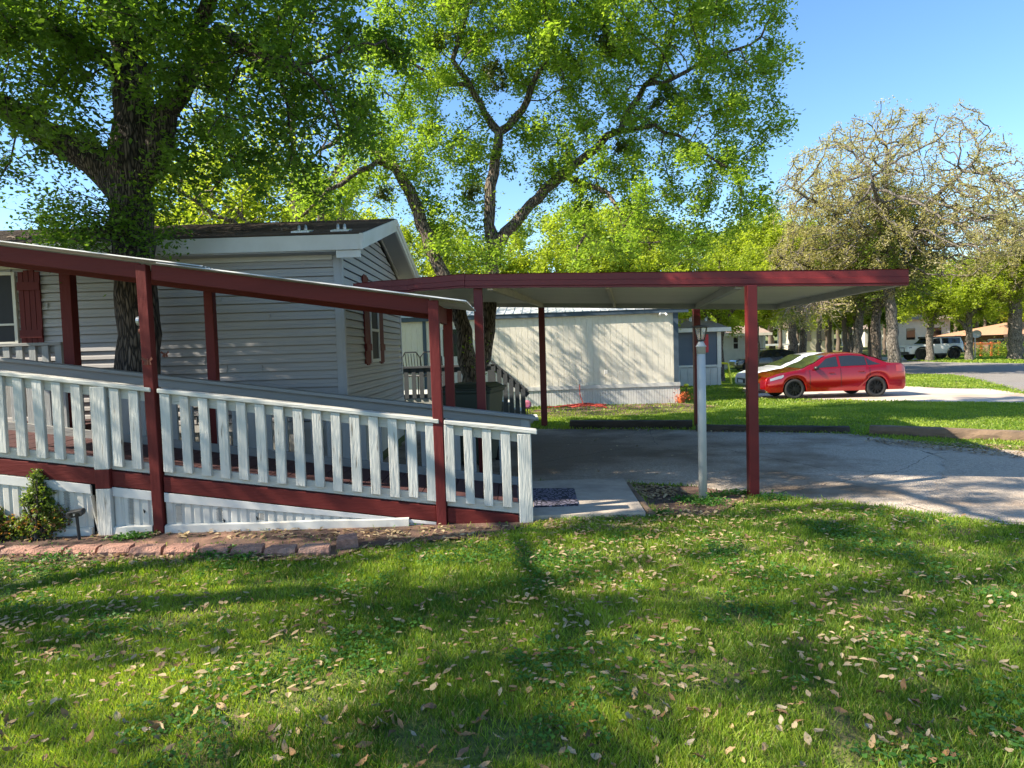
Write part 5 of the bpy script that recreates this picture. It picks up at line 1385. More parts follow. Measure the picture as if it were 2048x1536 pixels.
# flower pots and small things at the cream home's corner
c = ground(1363, 806)
fp = thing("flower_pot", "orange blooms in a low pot at the right corner of the cream home", "flower pot", c)
local(MB().lathe([(.09, 0), (.13, .16), (.14, .17)], 14).build("pot", "terracotta"), fp)
rg = np.random.default_rng(66); P = rg.normal(0, .11, (260, 3)) * [1.4, 1, .7] + [0, 0, .22]
local(npmesh("blooms", leafcards(P, .05, 2, .8), 4, "terracotta", None, rg.random(260)), fp)
c = ground(1373, 800); ys2 = thing("yellow_stake", "small solar stake with a yellow flower right of the orange blooms", "garden stake", c)
local(MB().tube([(0, 0, 0), (0, 0, .42)], .015, 6).build("stake", "black_paint"), ys2)
local(MB().lathe([(.02, .40), (.09, .45), (.05, .50)], 10).build("flower", "yellow_paint"), ys2)

# ------------------------------------------------------------------ slate blue home, pale home
def simple_home(name, label, px0, px1, pyb, pys, pyt, wall, Yb, roofmat, ridge, depth=4.5, peak=None):
    Yh = Yb; a = at(px0, 700, Yh); b_ = at(px1, 700, Yh); zb = T(0, Yh)
    h = thing(name, label, "house", (a.x, Yh, zb))
    zs, zt = at((px0 + px1) / 2, pys, Yh).z, at((px0 + px1) / 2, pyt, Yh).z
    MB().box(a.x, Yh, zs, b_.x, Yh + depth, zt).build("wall", wall, h)
    s = MB(); ribs(s, (a.x, Yh - .02, 0), (b_.x, Yh - .02, 0), zb, lambda t: zs, Vector((0, -1, 0)), .3, .02); s.build("skirting", "skirt_vinyl", h)
    MB().box(a.x, Yh - .04, zs - .03, b_.x + .02, Yh - .001, zs + .08).box(b_.x - .14, Yh - .04, zs + .081, b_.x + .02, Yh - .001, zt - .01).box(a.x - .2, Yh - .3, zt, b_.x + .35, Yh - .25, zt + .16).build("trim", "pale_frame", h)
    zr = ridge
    s = MB(); x0_, x1_ = a.x - .2, b_.x + .35; y0_, y1_, ym = Yh - .28, Yh + depth + .3, Yh + depth / 2
    pk = peak if peak is not None else x1_
    s.add([(x0_, y0_, zt + .12), (x1_, y0_, zt + .12), (pk, ym, zr), (x0_, ym, zr), (x1_, y1_, zt + .12), (x0_, y1_, zt + .12)], [(0, 1, 2, 3), (3, 2, 4, 5), (1, 4, 2), (0, 3, 5)]); s.build("roof", roofmat, h)
    return h, zt, zs
Yb1 = 27.5
h2, zt, zs = simple_home("slate_home", "slate blue home with red shutters seen past the lamp post", 1300, 1441, 757, 735, 665, "slate_blue", Yb1, "shingle_tan", at(1405, 636, Yb1 + 2.3).z, 4.5, at(1408, 650, Yb1 + 2.3).x)
for a, b_ in ((1386, 1397), (1404, 1416)):
    x0, x1 = at(a, 680, Yb1).x, at(b_, 680, Yb1).x; z0, z1 = at(1400, 705, Yb1).z, at(1400, 669, Yb1).z
    q = MB().box(x0, Yb1 - .05, z0, x1, Yb1 - .002, z1).box(x0, Yb1 - .07, z0 + .12, x1, Yb1 - .051, z0 + .2).box(x0, Yb1 - .07, z1 - .2, x1, Yb1 - .051, z1 - .12); q.build("shutter", "bright_red", h2)
MB().box(at(1397.5, 680, Yb1).x, Yb1 - .04, at(1400, 702, Yb1).z, at(1403.5, 680, Yb1).x, Yb1 - .002, at(1400, 671, Yb1).z).build("window", "window_glass", h2)
for px_ in (1381, 1412):
    p = at(px_, 641, Yb1 + 1.5); MB().tube([(p.x, p.y, p.z - .15), (p.x, p.y, p.z + .1), (p.x + .12, p.y, p.z + .16)], .05, 8).build("roof_vent", "galvanised", h2)
Yb2 = 42.0
h3, zt, zs = simple_home("pale_home", "pale sunlit home with one window behind the slate blue home", 1425, 1530, 748, 735, 672, "pale_panel", Yb2, "shingle_tan", at(1470, 652, Yb2 + 2.3).z)
a, b_, z0, z1 = at(1465, 690, Yb2).x, at(1477, 690, Yb2).x, at(1470, 699, Yb2).z, at(1470, 673, Yb2).z
wo = MB().box(a, Yb2 - .05, z0, b_, Yb2 - .002, z1).build("window", "trim_white", h3)
MB().box(a + .05, Yb2 - .056, z0 + .05, b_ - .05, Yb2 - .051, (z0 + z1) / 2 - .02).box(a + .05, Yb2 - .056, (z0 + z1) / 2 + .02, b_ - .05, Yb2 - .051, z1 - .05).build("pane", "window_glass", wo)
# yellow frame goal
c = ground(1450, 769); yg = thing("lawn_goal", "bright yellow tubular frame standing on the lawn before the slate home", "goal", (0, 0, 0))
Yy = c.y
a0, a1, b0_, b1_ = at(1441, 768, Yy), at(1435, 726, Yy + .1), at(1463, 770, Yy - .1), at(1456, 727, Yy)
a0.z = b0_.z = T(0, Yy) + .03
MB().tube([a0, a1], .05, 6).build("upright", "yellow_paint", yg); MB().tube([b0_, b1_], .04, 6).build("upright", "yellow_paint", yg)
MB().tube([a1, b1_], .045, 6).build("crossbar", "yellow_paint", yg); MB().tube([a0, b0_], .03, 6).build("base_bar", "yellow_paint", yg)

# ------------------------------------------------------------------ cars
def interp(pts, x):
    if x <= pts[0][0]: return pts[0][1]
    for (a, va), (b_, vb) in zip(pts[:-1], pts[1:]):
        if x <= b_:
            t = (x - a) / (b_ - a) if b_ > a else 0; t2 = t * t * (3 - 2 * t); return va + (vb - va) * (t * .5 + t2 * .5)
    return pts[-1][1]
def car(name, label, loc, rz, Lc, Wc, belt, roof, wheels, wr, sill, paint, sidewin, screens, rim, arch=1.12, boxy=0.0, spokes=10, cladding=None, mirror=None, extras=None, roofw=.70, tail_h=.75):
    """x: 0 front .. Lc tail; belt/roof: (x, z) profiles; sidewin: polygons of (x, t) with t 0..1 between belt and roof edge"""
    t = thing(name, label, "car", loc, None, rz)
    hw = Wc / 2
    def wid(x):
        e0 = min(1, x / (.16 * Lc)); e1 = min(1, (Lc - x) / (.12 * Lc))
        return hw * (.80 + .20 * math.sqrt(max(0, 1 - (1 - e0) ** 2))) * (.86 + .14 * math.sqrt(max(0, 1 - (1 - e1) ** 2)))
    def ring(x):
        w0 = wid(x); zb = interp(belt, x); zr = max(interp(roof, x), zb + .012); s = sill
        e = min(x, Lc - x)
        zs = s + max(0, (.12 - e)) * .9
        a = 0
        for wx in wheels:
            d = abs(x - wx); Rr = wr * arch
            if d < Rr: a = max(a, math.sqrt(Rr * Rr - d * d) + wr * 1.0)
        under = zs
        if a: zs = max(zs, a)
        cab = min(1, max(0, (zr - zb - .012) / .30)); rw = w0 * (.90 * (1 - cab) + roofw * cab) if not boxy else w0 * (.93 * (1 - cab) + roofw * cab)
        zm = zs + (zb - zs) * .45; zsh = zb - .07
        return [(0, under), (w0 * .80, under), (w0 * .80, zs if a else under + .0), (w0 * .975, zs + .012), (w0 * .995, zs + (zb - zs) * .18), (w0 * 1.0, zm), (w0 * (.985), zs + (zb - zs) * .75), (w0 * .95, zb - .015), (w0 * .925 if cab > .02 else w0 * .90, zb + .004),
                (rw, zr - .045 * cab - .004 * (1 - cab)), (rw * .88, zr - .012 * cab), (rw * .5, zr + .006), (0, zr + .012)]
    n = 150; xs2 = sorted(set([Lc * i / n for i in range(n + 1)]))
    q = MB(); m_ = 13
    for x in xs2:
        rr = ring(x); q.v += [(x, -y, z) for y, z in rr] + [(x, y, z) for y, z in rr[::-1]]
    st = 2 * m_
    for i in range(len(xs2) - 1):
        for k in range(st - 1):
            if k == m_ - 1: continue
            a = i * st + k; q.f.append((a, a + st, a + st + 1, a + 1))
    q.f.append(tuple(range(st))); q.f.append(tuple((len(xs2) - 1) * st + k for k in range(st))[::-1])
    body = q.build("body", paint, None, smooth=False); local(body, t)
    bm_ = bmesh.new(); bm_.from_mesh(body.data); bmesh.ops.remove_doubles(bm_, verts=bm_.verts, dist=.0005); bmesh.ops.recalc_face_normals(bm_, faces=bm_.faces); bm_.to_mesh(body.data); bm_.free()
    body.data.polygons.foreach_set("use_smooth", [True] * len(body.data.polygons))
    try: body.data.set_sharp_from_angle(angle=R(34))
    except Exception: pass
    def side(x, tt, s, o_=.004):
        rr = ring(x); (y0, z0), (y1, z1) = rr[8], rr[9]; return Vector((x, s * (y0 + (y1 - y0) * tt + o_), z0 + (z1 - z0) * tt + o_ * .3))
    for s in (-1, 1):
        for poly in sidewin:
            g_ = MB(); N_ = 10; xa_, xb_ = poly[0], poly[1]
            for i in range(N_ + 1):
                u = i / N_; x = xa_ + (xb_ - xa_) * u
                lo_, hi_ = poly[2](u), poly[3](u); g_.v += [tuple(side(x, lo_, s)), tuple(side(x, hi_, s))]
            g_.f = [(2 * i, 2 * i + 2, 2 * i + 3, 2 * i + 1) for i in range(N_)]
            local(g_.build("side_window", "car_glass", None, smooth=True), t)
    for xa_, xb_, mt, nm in screens:
        g_ = MB(); N_ = 8
        for i in range(N_ + 1):
            x = xa_ + (xb_ - xa_) * i / N_; rr = ring(x)
            for f_ in (-1, -.5, 0, .5, 1):
                rw = rr[9][0] * .92; zt_ = rr[11][1] if abs(f_) < .9 else rr[10][1]; g_.v.append((x, f_ * rw, zt_ + .012))
        g_.f = [(i * 5 + k, i * 5 + k + 1, i * 5 + k + 6, i * 5 + k + 5) for i in range(N_) for k in range(4)]
        local(g_.build(nm, mt, None, smooth=True), t)
    for wx in wheels:
        for s in (-1, 1):
            y0 = s * (hw * .80); y1 = s * (hw * .985)
            ty = MB(); pr_ = [(y0, wr * .6), (y0, wr * .93), (y0 + (y1 - y0) * .1, wr), (y1 - (y1 - y0) * .1, wr), (y1, wr * .93), (y1 + s * .004, wr * .70), (y1 - s * .03, wr * .66)]
            b0_ = 0
            for yy, r_ in pr_:
                for k in range(32): a = 2 * math.pi * k / 32; ty.v.append((wx + r_ * math.cos(a), yy, wr + r_ * math.sin(a)))
            for i in range(len(pr_) - 1):
                for k in range(32): ty.f.append((i * 32 + k, i * 32 + (k + 1) % 32, (i + 1) * 32 + (k + 1) % 32, (i + 1) * 32 + k))
            wheel = ty.build("wheel", "tyre", None, smooth=True); local(wheel, t)
            rm = MB(); ys_ = y1 - s * .028
            rm.tube([(wx, y1 - s * .05, wr), (wx, y1 - s * .012, wr)], wr * .16, 12)
            for k in range(spokes):
                a = 2 * math.pi * k / spokes; d_ = Vector((math.cos(a), 0, math.sin(a))); rm.beam(Vector((wx, ys_, wr)) + d_ * wr * .1, Vector((wx, ys_, wr)) + d_ * wr * .67, .03 if spokes > 6 else .05, .018, (0, 1, 0))
            for r_ in (wr * .665,):
                ring_ = [(wx + r_ * math.cos(2 * math.pi * k / 24), y1 - s * .012, wr + r_ * math.sin(2 * math.pi * k / 24)) for k in range(25)]; rm.tube(ring_, .011, 5, False)
            rm.tube([(wx, y1 - s * .075, wr), (wx, y1 - s * .07, wr)], wr * .64, 20)
            local(rm.build("rim", rim), wheel)
    # wheel wells
    ww_ = MB()
    for wx in wheels: ww_.box(wx - wr * 1.05, -hw * .795, sill + .02, wx + wr * 1.05, hw * .795, wr * 2.0)
    local(ww_.build("wheel_well", "black_plastic"), t)
    if mirror:
        for s in (-1, 1):
            p_ = side(mirror, .12, s); local(MB().lathe([(.01, -.055), (.075, -.045), (.085, 0), (.07, .05), (.01, .06)], 10, (p_.x, p_.y + s * .1, p_.z)).build("door_mirror", "black_plastic", None, smooth=True), t)
    if extras: extras(t, ring, side, hw)
    return t
def seam(t, ring, xs_pts, hw, zl, zh, name="door_seam"):
    for s in (-1, 1):
        q = MB()
        for x in xs_pts:
            rr = ring(x); pts = []
            for k in (4, 5, 6, 7): pts.append(Vector((x, s * (rr[k][0] + .0015), rr[k][1])))
            q.tube(pts, .006, 4)
        local(q.build(name, "black_paint"), t)
def patch(t, ring, name, mat, xa, xb, ka, kb, ta=0, tb=1, off=.006, sides=(-1, 1), n=6):
    """curved patch on the body side between ring indices"""
    for s in sides:
        q = MB()
        for i in range(n + 1):
            x = xa + (xb - xa) * i / n; rr = ring(x); A, Bq = rr[ka], rr[kb]
            for tt in (ta, tb): q.v.append((x, s * (A[0] + (Bq[0] - A[0]) * tt + off), A[1] + (Bq[1] - A[1]) * tt))
        q.f = [(2 * i, 2 * i + 2, 2 * i + 3, 2 * i + 1) for i in range(n)]
        local(q.build(name, mat), t)
def red_extras(t, ring, side, hw):
    seam(t, ring, (1.42, 2.42, 3.35), hw, 0, 0)
    patch(t, ring, "headlight", "lamp_clear", .16, .58, 6, 7, .0, .65)
    patch(t, ring, "tail_light", "lamp_red", 4.20, 4.50, 6, 7, -.2, .9)
    patch(t, ring, "side_skirt", "car_red", 1.25, 3.30, 3, 4, .0, .9, .016)
    for x in (2.12, 3.08):
        for s in (-1, 1):
            rr = ring(x); local(MB().box(x - .09, s * (rr[6][0] + .008) - .014, rr[6][1] + .02, x + .09, s * (rr[6][0] + .008) + .014, rr[6][1] + .05).build("door_handle", "car_red", None, .008), t)
    rr = ring(.02)
    local(MB().box(-.012, -.34, .30, .02, .34, .52).build("grille", "black_plastic"), t)
Yc = ground(1700, 796).y
x0 = at(1511, 760, Yc + .85).x; x1 = at(1816, 760, Yc).x; Lr = x1 - x0
sR = Lr / 4.57
red = car("red_sedan", "glossy red sedan with black wheels parked on the neighbour's driveway", (x0, Yc + .88 * sR, T(0, Yc) + .008), 0, 4.57, 1.76,
          [(0, .62), (.12, .72), (.5, .84), (1.1, .93), (1.5, .96), (3.3, 1.0), (3.8, 1.03), (4.4, 1.06), (4.52, 1.0), (4.57, .7)],
          [(0, .62), (.12, .72), (.5, .84), (1.15, .95), (1.55, 1.12), (2.05, 1.38), (2.4, 1.45), (2.8, 1.465), (3.2, 1.42), (3.6, 1.29), (3.95, 1.12), (4.05, 1.09), (4.4, 1.075), (4.52, 1.0), (4.57, .7)],
          (.93, 3.57), .325, .22, "car_red",
          [(1.55, 2.36, lambda u: .08, lambda u: max(.1, min(.86, .12 + 1.25 * u))), (2.44, 3.28, lambda u: .08, lambda u: .86), (3.31, 3.72, lambda u: .10, lambda u: max(.12, .84 - .65 * u))],
          [(1.22, 2.02, "screen_glass", "windscreen"), (3.30, 3.92, "car_glass", "rear_window")], "dark_rim", mirror=1.62, extras=red_extras)
red.scale = (sR, sR, sR)
Ys = Yc + 2.6
xs0 = at(1481, 745, Ys + .95).x
def silver_extras(t, ring, side, hw):
    seam(t, ring, (1.5, 2.5, 3.4), hw, 0, 0); patch(t, ring, "headlight", "lamp_clear", .08, .55, 6, 7, -.3, .5); patch(t, ring, "tail_light", "lamp_red", 4.45, 4.8, 6, 7, -.2, .8)
    local(MB().box(-.014, -.45, .36, .03, .45, .56).build("grille", "dark_rim"), t); local(MB().box(-.03, -.26, .38, -.016, .26, .50).build("number_plate", "car_white"), t)
silver = car("silver_sedan", "silver-white sedan parked behind the red one, its nose showing past the red post", (xs0, Ys + .9, T(0, Ys) + .008), 0, 4.85, 1.83,
          [(0, .60), (.12, .72), (.5, .84), (1.2, .96), (1.6, .99), (3.4, 1.03), (4.4, 1.10), (4.78, 1.0), (4.85, .7)],
          [(0, .60), (.12, .72), (.5, .84), (1.15, .97), (1.6, 1.15), (2.2, 1.42), (2.7, 1.48), (3.1, 1.47), (3.6, 1.36), (4.1, 1.17), (4.4, 1.11), (4.78, 1.0), (4.85, .7)],
          (.95, 3.75), .33, .22, "car_silver",
          [(1.7, 2.5, lambda u: .08, lambda u: max(.1, min(.86, .1 + 1.3 * u))), (2.58, 3.4, lambda u: .08, lambda u: .86), (3.45, 3.9, lambda u: .10, lambda u: max(.12, .8 - .6 * u))],
          [(1.25, 2.15, "screen_glass", "windscreen"), (3.6, 4.2, "car_glass", "rear_window")], "alloy", mirror=1.75, extras=silver_extras)
silver.scale = (.87, .87, .87)
Yv = 38.5
xv0, xv1 = at(1464, 730, Yv).x, at(1594, 730, Yv).x
def suv_extras(t, ring, side, hw):
    seam(t, ring, (1.6, 2.6, 3.5), hw, 0, 0); patch(t, ring, "headlight", "lamp_clear", .06, .5, 6, 7, -.1, .6)
    local(MB().box(-.014, -.6, .55, .03, .6, .85).build("grille", "dark_rim"), t)
    for s in (-1, 1): local(MB().tube([(1.9, s * .62, 1.76), (2.0, s * .62, 1.80), (3.9, s * .62, 1.80), (4.0, s * .62, 1.74)], .02, 5).build("roof_rail", "black_plastic"), t)
zgv = at(1500, 745, Yv).z
suv = car("dark_suv", "black sport utility car parked beyond the silver sedan by the pale home", (xv0, Yv, T(0, Yv)), 0, 5.0, 1.95,
          [(0, .80), (.1, .95), (.5, 1.04), (1.3, 1.12), (4.2, 1.18), (4.9, 1.15), (5.0, .8)],
          [(0, .80), (.1, .95), (.5, 1.04), (1.25, 1.13), (1.7, 1.38), (2.2, 1.66), (2.8, 1.74), (3.8, 1.71), (4.4, 1.55), (4.85, 1.2), (5.0, .8)],
          (1.0, 3.95), .40, .28, "car_black",
          [(1.8, 2.62, lambda u: .08, lambda u: max(.1, min(.86, .15 + 1.5 * u))), (2.7, 3.5, lambda u: .08, lambda u: .86), (3.56, 4.3, lambda u: .10, lambda u: .84 - .4 * u)],
          [(1.32, 2.15, "car_glass", "windscreen"), (4.4, 4.8, "car_glass", "rear_window")], "alloy", mirror=1.85, extras=suv_extras, roofw=.76)
sv = (xv1 - xv0) / 5.0; suv.scale = (sv, sv, sv)
Yw = 50.0
xw0, xw1 = at(1806, 700, Yw).x, at(1920, 700, Yw).x
def off_extras(t, ring, side, hw):
    for wx in (.95, 3.45):
        for s in (-1, 1):
            pts = [(wx + .56 * math.cos(a), s * (hw + .03), .46 + .56 * math.sin(a)) for a in np.linspace(.1, math.pi - .1, 12)]
            local(MB().tube(pts, .055, 6).build("fender_flare", "black_plastic"), t)
    local(MB().box(-.16, -.75, .45, .02, .75, .68).tube([(-.14, -.4, .68), (-.14, -.4, 1.0), (-.14, .4, 1.0), (-.14, .4, .68)], .035, 6).build("front_bumper", "black_plastic", None, .03), t)
    local(MB().box(4.2, -.75, .5, 4.36, .75, .68).build("rear_bumper", "black_plastic", None, .03), t)
    sp = MB().tube([(4.24, 0, 1.06), (4.50, 0, 1.06)], .41, 24); local(sp.build("spare_wheel", "tyre", None, .03), t)
    local(MB().box(1.55, -.68, 1.66, 4.15, .68, 1.80).build("soft_top", "black_plastic", None, .03), t)
    local(MB().box(1.3, -hw - .07, .40, 2.9, -hw + .02, .48).build("side_step", "black_plastic"), t)
    patch(t, ring, "headlight", "lamp_clear", .02, .2, 6, 7, -.1, .6)
woff = car("off_road_car", "white off-road car with black soft top and spare wheel across the road", (xw0, Yw, T(0, Yw) + .0), 0, 4.2, 1.85,
          [(0, 1.05), (.08, 1.14), (1.3, 1.20), (3.9, 1.22), (4.15, 1.2), (4.2, 1.1)],
          [(0, 1.05), (.08, 1.14), (1.25, 1.21), (1.5, 1.42), (1.75, 1.68), (2.2, 1.74), (4.0, 1.72), (4.15, 1.4), (4.2, 1.1)],
          (.95, 3.45), .45, .50, "car_white",
          [(1.62, 2.4, lambda u: .05, lambda u: max(.1, min(.95, .4 + 1.5 * u))), (2.5, 4.05, lambda u: .05, lambda u: .95)],
          [(1.30, 1.72, "car_glass", "windscreen"), (4.05, 4.14, "car_glass", "rear_window")], "dark_rim", arch=1.2, mirror=1.6, extras=off_extras, roofw=.84, boxy=1, spokes=6)
sw_ = (xw1 - xw0) / 4.45; woff.scale = (sw_, sw_, sw_)

# ------------------------------------------------------------------ far right: brown house, bins, dish, play set
Yh = 62.0
bh = thing("brown_house", "brown brick house with an orange shingle roof at the right edge", "house", at(2000, 700, Yh))
x0 = at(2000, 690, Yh).x; x1 = x0 + 14; zb = T(x0, Yh) - .1; zt = at(2010, 669, Yh).z
MB().box(x0, Yh, zb, x1, Yh + 8, zt).build("wall", "brick", bh)
xa = at(1984, 667, Yh).x
mb = MB().add([(xa, Yh - 1.4, zt), (x1 + 1, Yh - 1.4, zt), (x1 + 1, Yh + 4, at(2048, 644, Yh + 4).z), (xa + 4.2, Yh + 4, at(2048, 644, Yh + 4).z), (x1 + 1, Yh + 9, zt), (xa, Yh + 9, zt)], [(0, 1, 2, 3), (3, 2, 4, 5), (0, 3, 5), (0, 5, 4, 1)])
mb.build("roof", "orange_roof", bh)
MB().box(xa + .1, Yh - 1.42, zt - .2, x1 + 1, Yh - 1.36, zt + .02).build("fascia", "brick", bh)
for k in range(3): MB().box(x0 + .3 + k * .8, Yh - .06, zb + .4, x0 + .75 + k * .8, Yh - .004, zt - .2).build("window", "window_glass", bh)
for px_, Y_, lab, mt in ((1988, 60, "green wheeled bin standing before the brown house", "bin_green"), (1996, 60.5, "grey-black wheeled bin right of the green one by the brown house", "black_plastic")):
    p = at(px_, 700, Y_); zz = T(p.x, Y_)
    b_ = thing("wheeled_bin", lab, "bin", (p.x, Y_, zz))
    local(MB().prism([(-.25, -.25, 0), (.25, -.25, 0), (.25, .25, 0), (-.25, .25, 0)], [(-.32, -.32, 1.2), (.32, -.32, 1.2), (.32, .32, 1.2), (-.32, .32, 1.2)]).build("body", mt), b_)
    local(MB().prism([(-.36, -.36, 1.2), (.36, -.36, 1.2), (.36, .36, 1.2), (-.36, .36, 1.2)], [(-.3, -.3, 1.32), (.3, -.3, 1.32), (.3, .3, 1.32), (-.3, .3, 1.32)]).build("lid", mt), b_)
p = at(1950, 668, 50); ds = thing("satellite_dish", "pale satellite dish on a pole right of the single trunk", "satellite dish", (p.x, 50, T(p.x, 50)))
zz = p.z - T(p.x, 50)
local(MB().tube([(0, 0, 0), (0, 0, zz)], .04, 6).build("pole", "galvanised"), ds)
d_ = MB(); prf = [(.02, 0), (.2, .03), (.38, .10)]
for r_, y in prf:
    for k in range(16): a = 2 * math.pi * k / 16; d_.v.append((r_ * math.cos(a), -y * 1.2 - .05, zz + r_ * .75 * math.sin(a)))
for i in range(2):
    for k in range(16): d_.f.append((i * 16 + k, i * 16 + (k + 1) % 16, (i + 1) * 16 + (k + 1) % 16, (i + 1) * 16 + k))
local(d_.build("dish", "trim_white", None, smooth=True), ds)
for px_, lab, mt in ((1958, "small leafy bush beside the wooden play frame", "leaf_dull"), (2000, "dark round bush in front of the brown house", "leaf_dull"), (2010, "yellow-green bush in front of the brown house", "leaf_back"), (2040, "dark bush right of the pale trunk", "leaf_dull"), (1892, "thin bush behind the white off-road car", "leaf_tan")):
    p = at(px_, 700, 52); bt = thing("garden_bush", lab, "bush", (p.x, 52, T(p.x, 52)))
    rg = np.random.default_rng(px_); P = rg.normal(0, .3, (900, 3)) * [1.3, 1, 1] + [0, 0, .5]; P = P[P[:, 2] > 0]
    local(npmesh("foliage", leafcards(P, .12, px_), 4, mt, None, rg.random(len(P)) * .99), bt)
    local(MB().tube([(0, 0, -.05), (0, 0, .5)], .04, 5).build("stem", "dull_bark_far"), bt)
p = at(1975, 700, 53); sw = thing("play_structure", "orange-stained wooden play frame near the brown house", "play frame", (p.x, 53, T(p.x, 53)))
for x in (-1.6, -.5, .3, .9): local(MB().box(x - .07, -.07, 0, x + .07, .07, 1.15).build("post", "terracotta"), sw)
local(MB().box(-1.7, -.06, .95, 1.0, .06, 1.08).box(.3, -.05, .5, .9, .05, .62).build("rail", "terracotta"), sw)
# pale far buildings glimpsed between trunks
for px0, px1, pyt, Y_, lab, mt in ((1596, 1668, 655, 78, "pale building glimpsed between trunks left of the leaning one", "joist_wood"), (1795, 1900, 640, 72, "pale grey building behind the white off-road car", "pale_panel"), (1730, 1790, 658, 84, "white building with red steps glimpsed between the dark trunks", "pale_panel")):
    a, b_ = at(px0, 690, Y_), at(px1, 690, Y_); zb = T(a.x, Y_) - .5; zt = at(px0, pyt, Y_).z
    fb = thing("far_building", lab, "building", (a.x, Y_, zb))
    MB().box(a.x, Y_, zb, b_.x, Y_ + 6, zt).build("wall", mt, fb)
    MB().prism([(a.x - .4, Y_ - .4, zt), (b_.x + .4, Y_ - .4, zt), (b_.x + .4, Y_ + 6.4, zt), (a.x - .4, Y_ + 6.4, zt)], [(a.x - .4, Y_ + 2.9, zt + .9), (b_.x + .4, Y_ + 2.9, zt + .9), (b_.x + .4, Y_ + 3.1, zt + .9), (a.x - .4, Y_ + 3.1, zt + .9)]).build("roof", "shingle_tan", fb)
    n = max(2, int((b_.x - a.x) / 3))
    for k in range(n):
        xx = a.x + (k + .5) * (b_.x - a.x) / n; MB().box(xx - .45, Y_ - .05, zb + 1.6, xx + .45, Y_ - .002, zb + 2.8).build("window", "window_glass", fb)
# low dark flat carport roof beyond the suv
a, b_ = at(1500, 690, 60), at(1600, 690, 60); fc = thing("far_carport", "low flat-roofed shelter beyond the black sport utility car", "shelter", (a.x, 60, T(a.x, 60)))
z_ = at(1550, 688, 60).z
MB().box(a.x, 60, z_ - .15, b_.x, 64, z_).build("roof", "roof_metal", fc)
for x in (a.x + .2, (a.x + b_.x) / 2, b_.x - .2): MB().box(x - .08, 60.1, T(0, 60) - .1, x + .08, 60.3, z_ - .151).build("post", "black_plastic", fc)
# overhead wire
tag(MB().tube([at(-200, 388, 40), at(0, 414, 40), at(75, 430, 40), at(260, 450, 40)], .012, 4).build("overhead_wire", "black_paint"), "thin overhead wire crossing the sky at the left edge", "wire")

# ------------------------------------------------------------------ grass and fallen leaves
def nzv(P, s, o=0.0):
    return np.array([mnoise.noise(Vector((x * s + o, y * s, o))) for x, y in P])
HARD = [DRIVE, NDRIVE, ROAD, FARDRIVE]
PADP = [(-0.1, PAD[0][1])] + PAD[1:3] + [(-0.1, PAD[2][1])]
def lawnmask(P, jit, rg_):
    k = np.ones(len(P), bool); Q = P + rg_.normal(0, jit, P.shape)
    for h in HARD: k &= ~inpoly(Q, h)
    k &= ~inpoly(P, PADP)
    e = inpoly(Q, BED) | inpoly(Q, DIRT2); k &= ~e | (rg_.random(len(P)) < .03)
    e = inpoly(Q, STRIP); k &= ~e | (rg_.random(len(P)) < .3)
    k &= ~((P[:, 0] < .2) & (P[:, 1] > YFr - .06) & (P[:, 1] < 13))
    return k
def field(y0, y1, dens, seed, xl=None):
    rg_ = np.random.default_rng(seed)
    hw_ = .80 * y1 + .3; n = int(dens * (y1 - y0) * 2 * hw_)
    y = rg_.uniform(y0, y1, n); x = rg_.uniform(-hw_, hw_, n)
    k = np.abs(x) < .80 * y + .3
    if xl is not None: k &= x > xl
    return np.stack([x[k], y[k]], 1), rg_
def blades(P, rg_, h, wd, zf, dry=.075):
    n = len(P); cl = nzv(P, 1.3); cl2 = nzv(P, 5.0, 3.0)
    hh = h * (0.45 + .75 * rg_.random(n)) * (1 + .5 * cl + .45 * cl2)
    a = rg_.uniform(0, 6.283, n); ln = hh * rg_.uniform(.1, 1.0, n); b_ = rg_.uniform(0, 6.283, n)
    z0 = np.array([zf(y) for y in P[:, 1]]) if P[:, 1].max() > 13 else np.zeros(n)
    bx, by = P[:, 0], P[:, 1]; wx, wy = np.cos(a) * wd * .5, np.sin(a) * wd * .5
    lx, ly = np.cos(b_) * ln, np.sin(b_) * ln
    V = np.empty((n, 4, 3))
    V[:, 0] = np.stack([bx - wx, by - wy, z0], 1); V[:, 1] = np.stack([bx + wx, by + wy, z0], 1)
    V[:, 2] = np.stack([bx + wx * .5 + lx * .9, by + wy * .5 + ly * .9, z0 + hh * .85], 1); V[:, 3] = np.stack([bx - wx * .3 + lx, by - wy * .3 + ly, z0 + hh], 1)
    tint = np.clip(.42 + .8 * nzv(P, .8, 7.0) + .35 * cl2 + rg_.normal(0, .30, n), 0, .9)
    tint[rg_.random(n) < dry + .12 * np.clip(nzv(P, .9, 11.0), 0, 1)] = .985
    return V.reshape(-1, 3), tint
VV, TT = [], []
for y0, y1, dens, h, wd in ((2.2, 3.4, 17000, .037, .0044), (3.4, 4.8, 13500, .036, .0055), (4.8, 6.6, 9000, .034, .0075), (6.6, 9.0, 4200, .032, .012)):
    P, rg_ = field(y0, y1, dens, int(y0 * 10)); k = lawnmask(P, .05, rg_)
    bare = nzv(P, 2.1, 5.0) + .6 * nzv(P, 6, 2.0); k &= (bare < .28) | (rg_.random(len(P)) < .3)
    P = P[k]
    V, t_ = blades(P, rg_, h, wd, lambda y: 0); VV.append(V); TT.append(t_)
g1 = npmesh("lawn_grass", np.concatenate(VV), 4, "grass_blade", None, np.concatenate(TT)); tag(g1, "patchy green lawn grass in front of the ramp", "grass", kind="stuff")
VV, TT = [], []
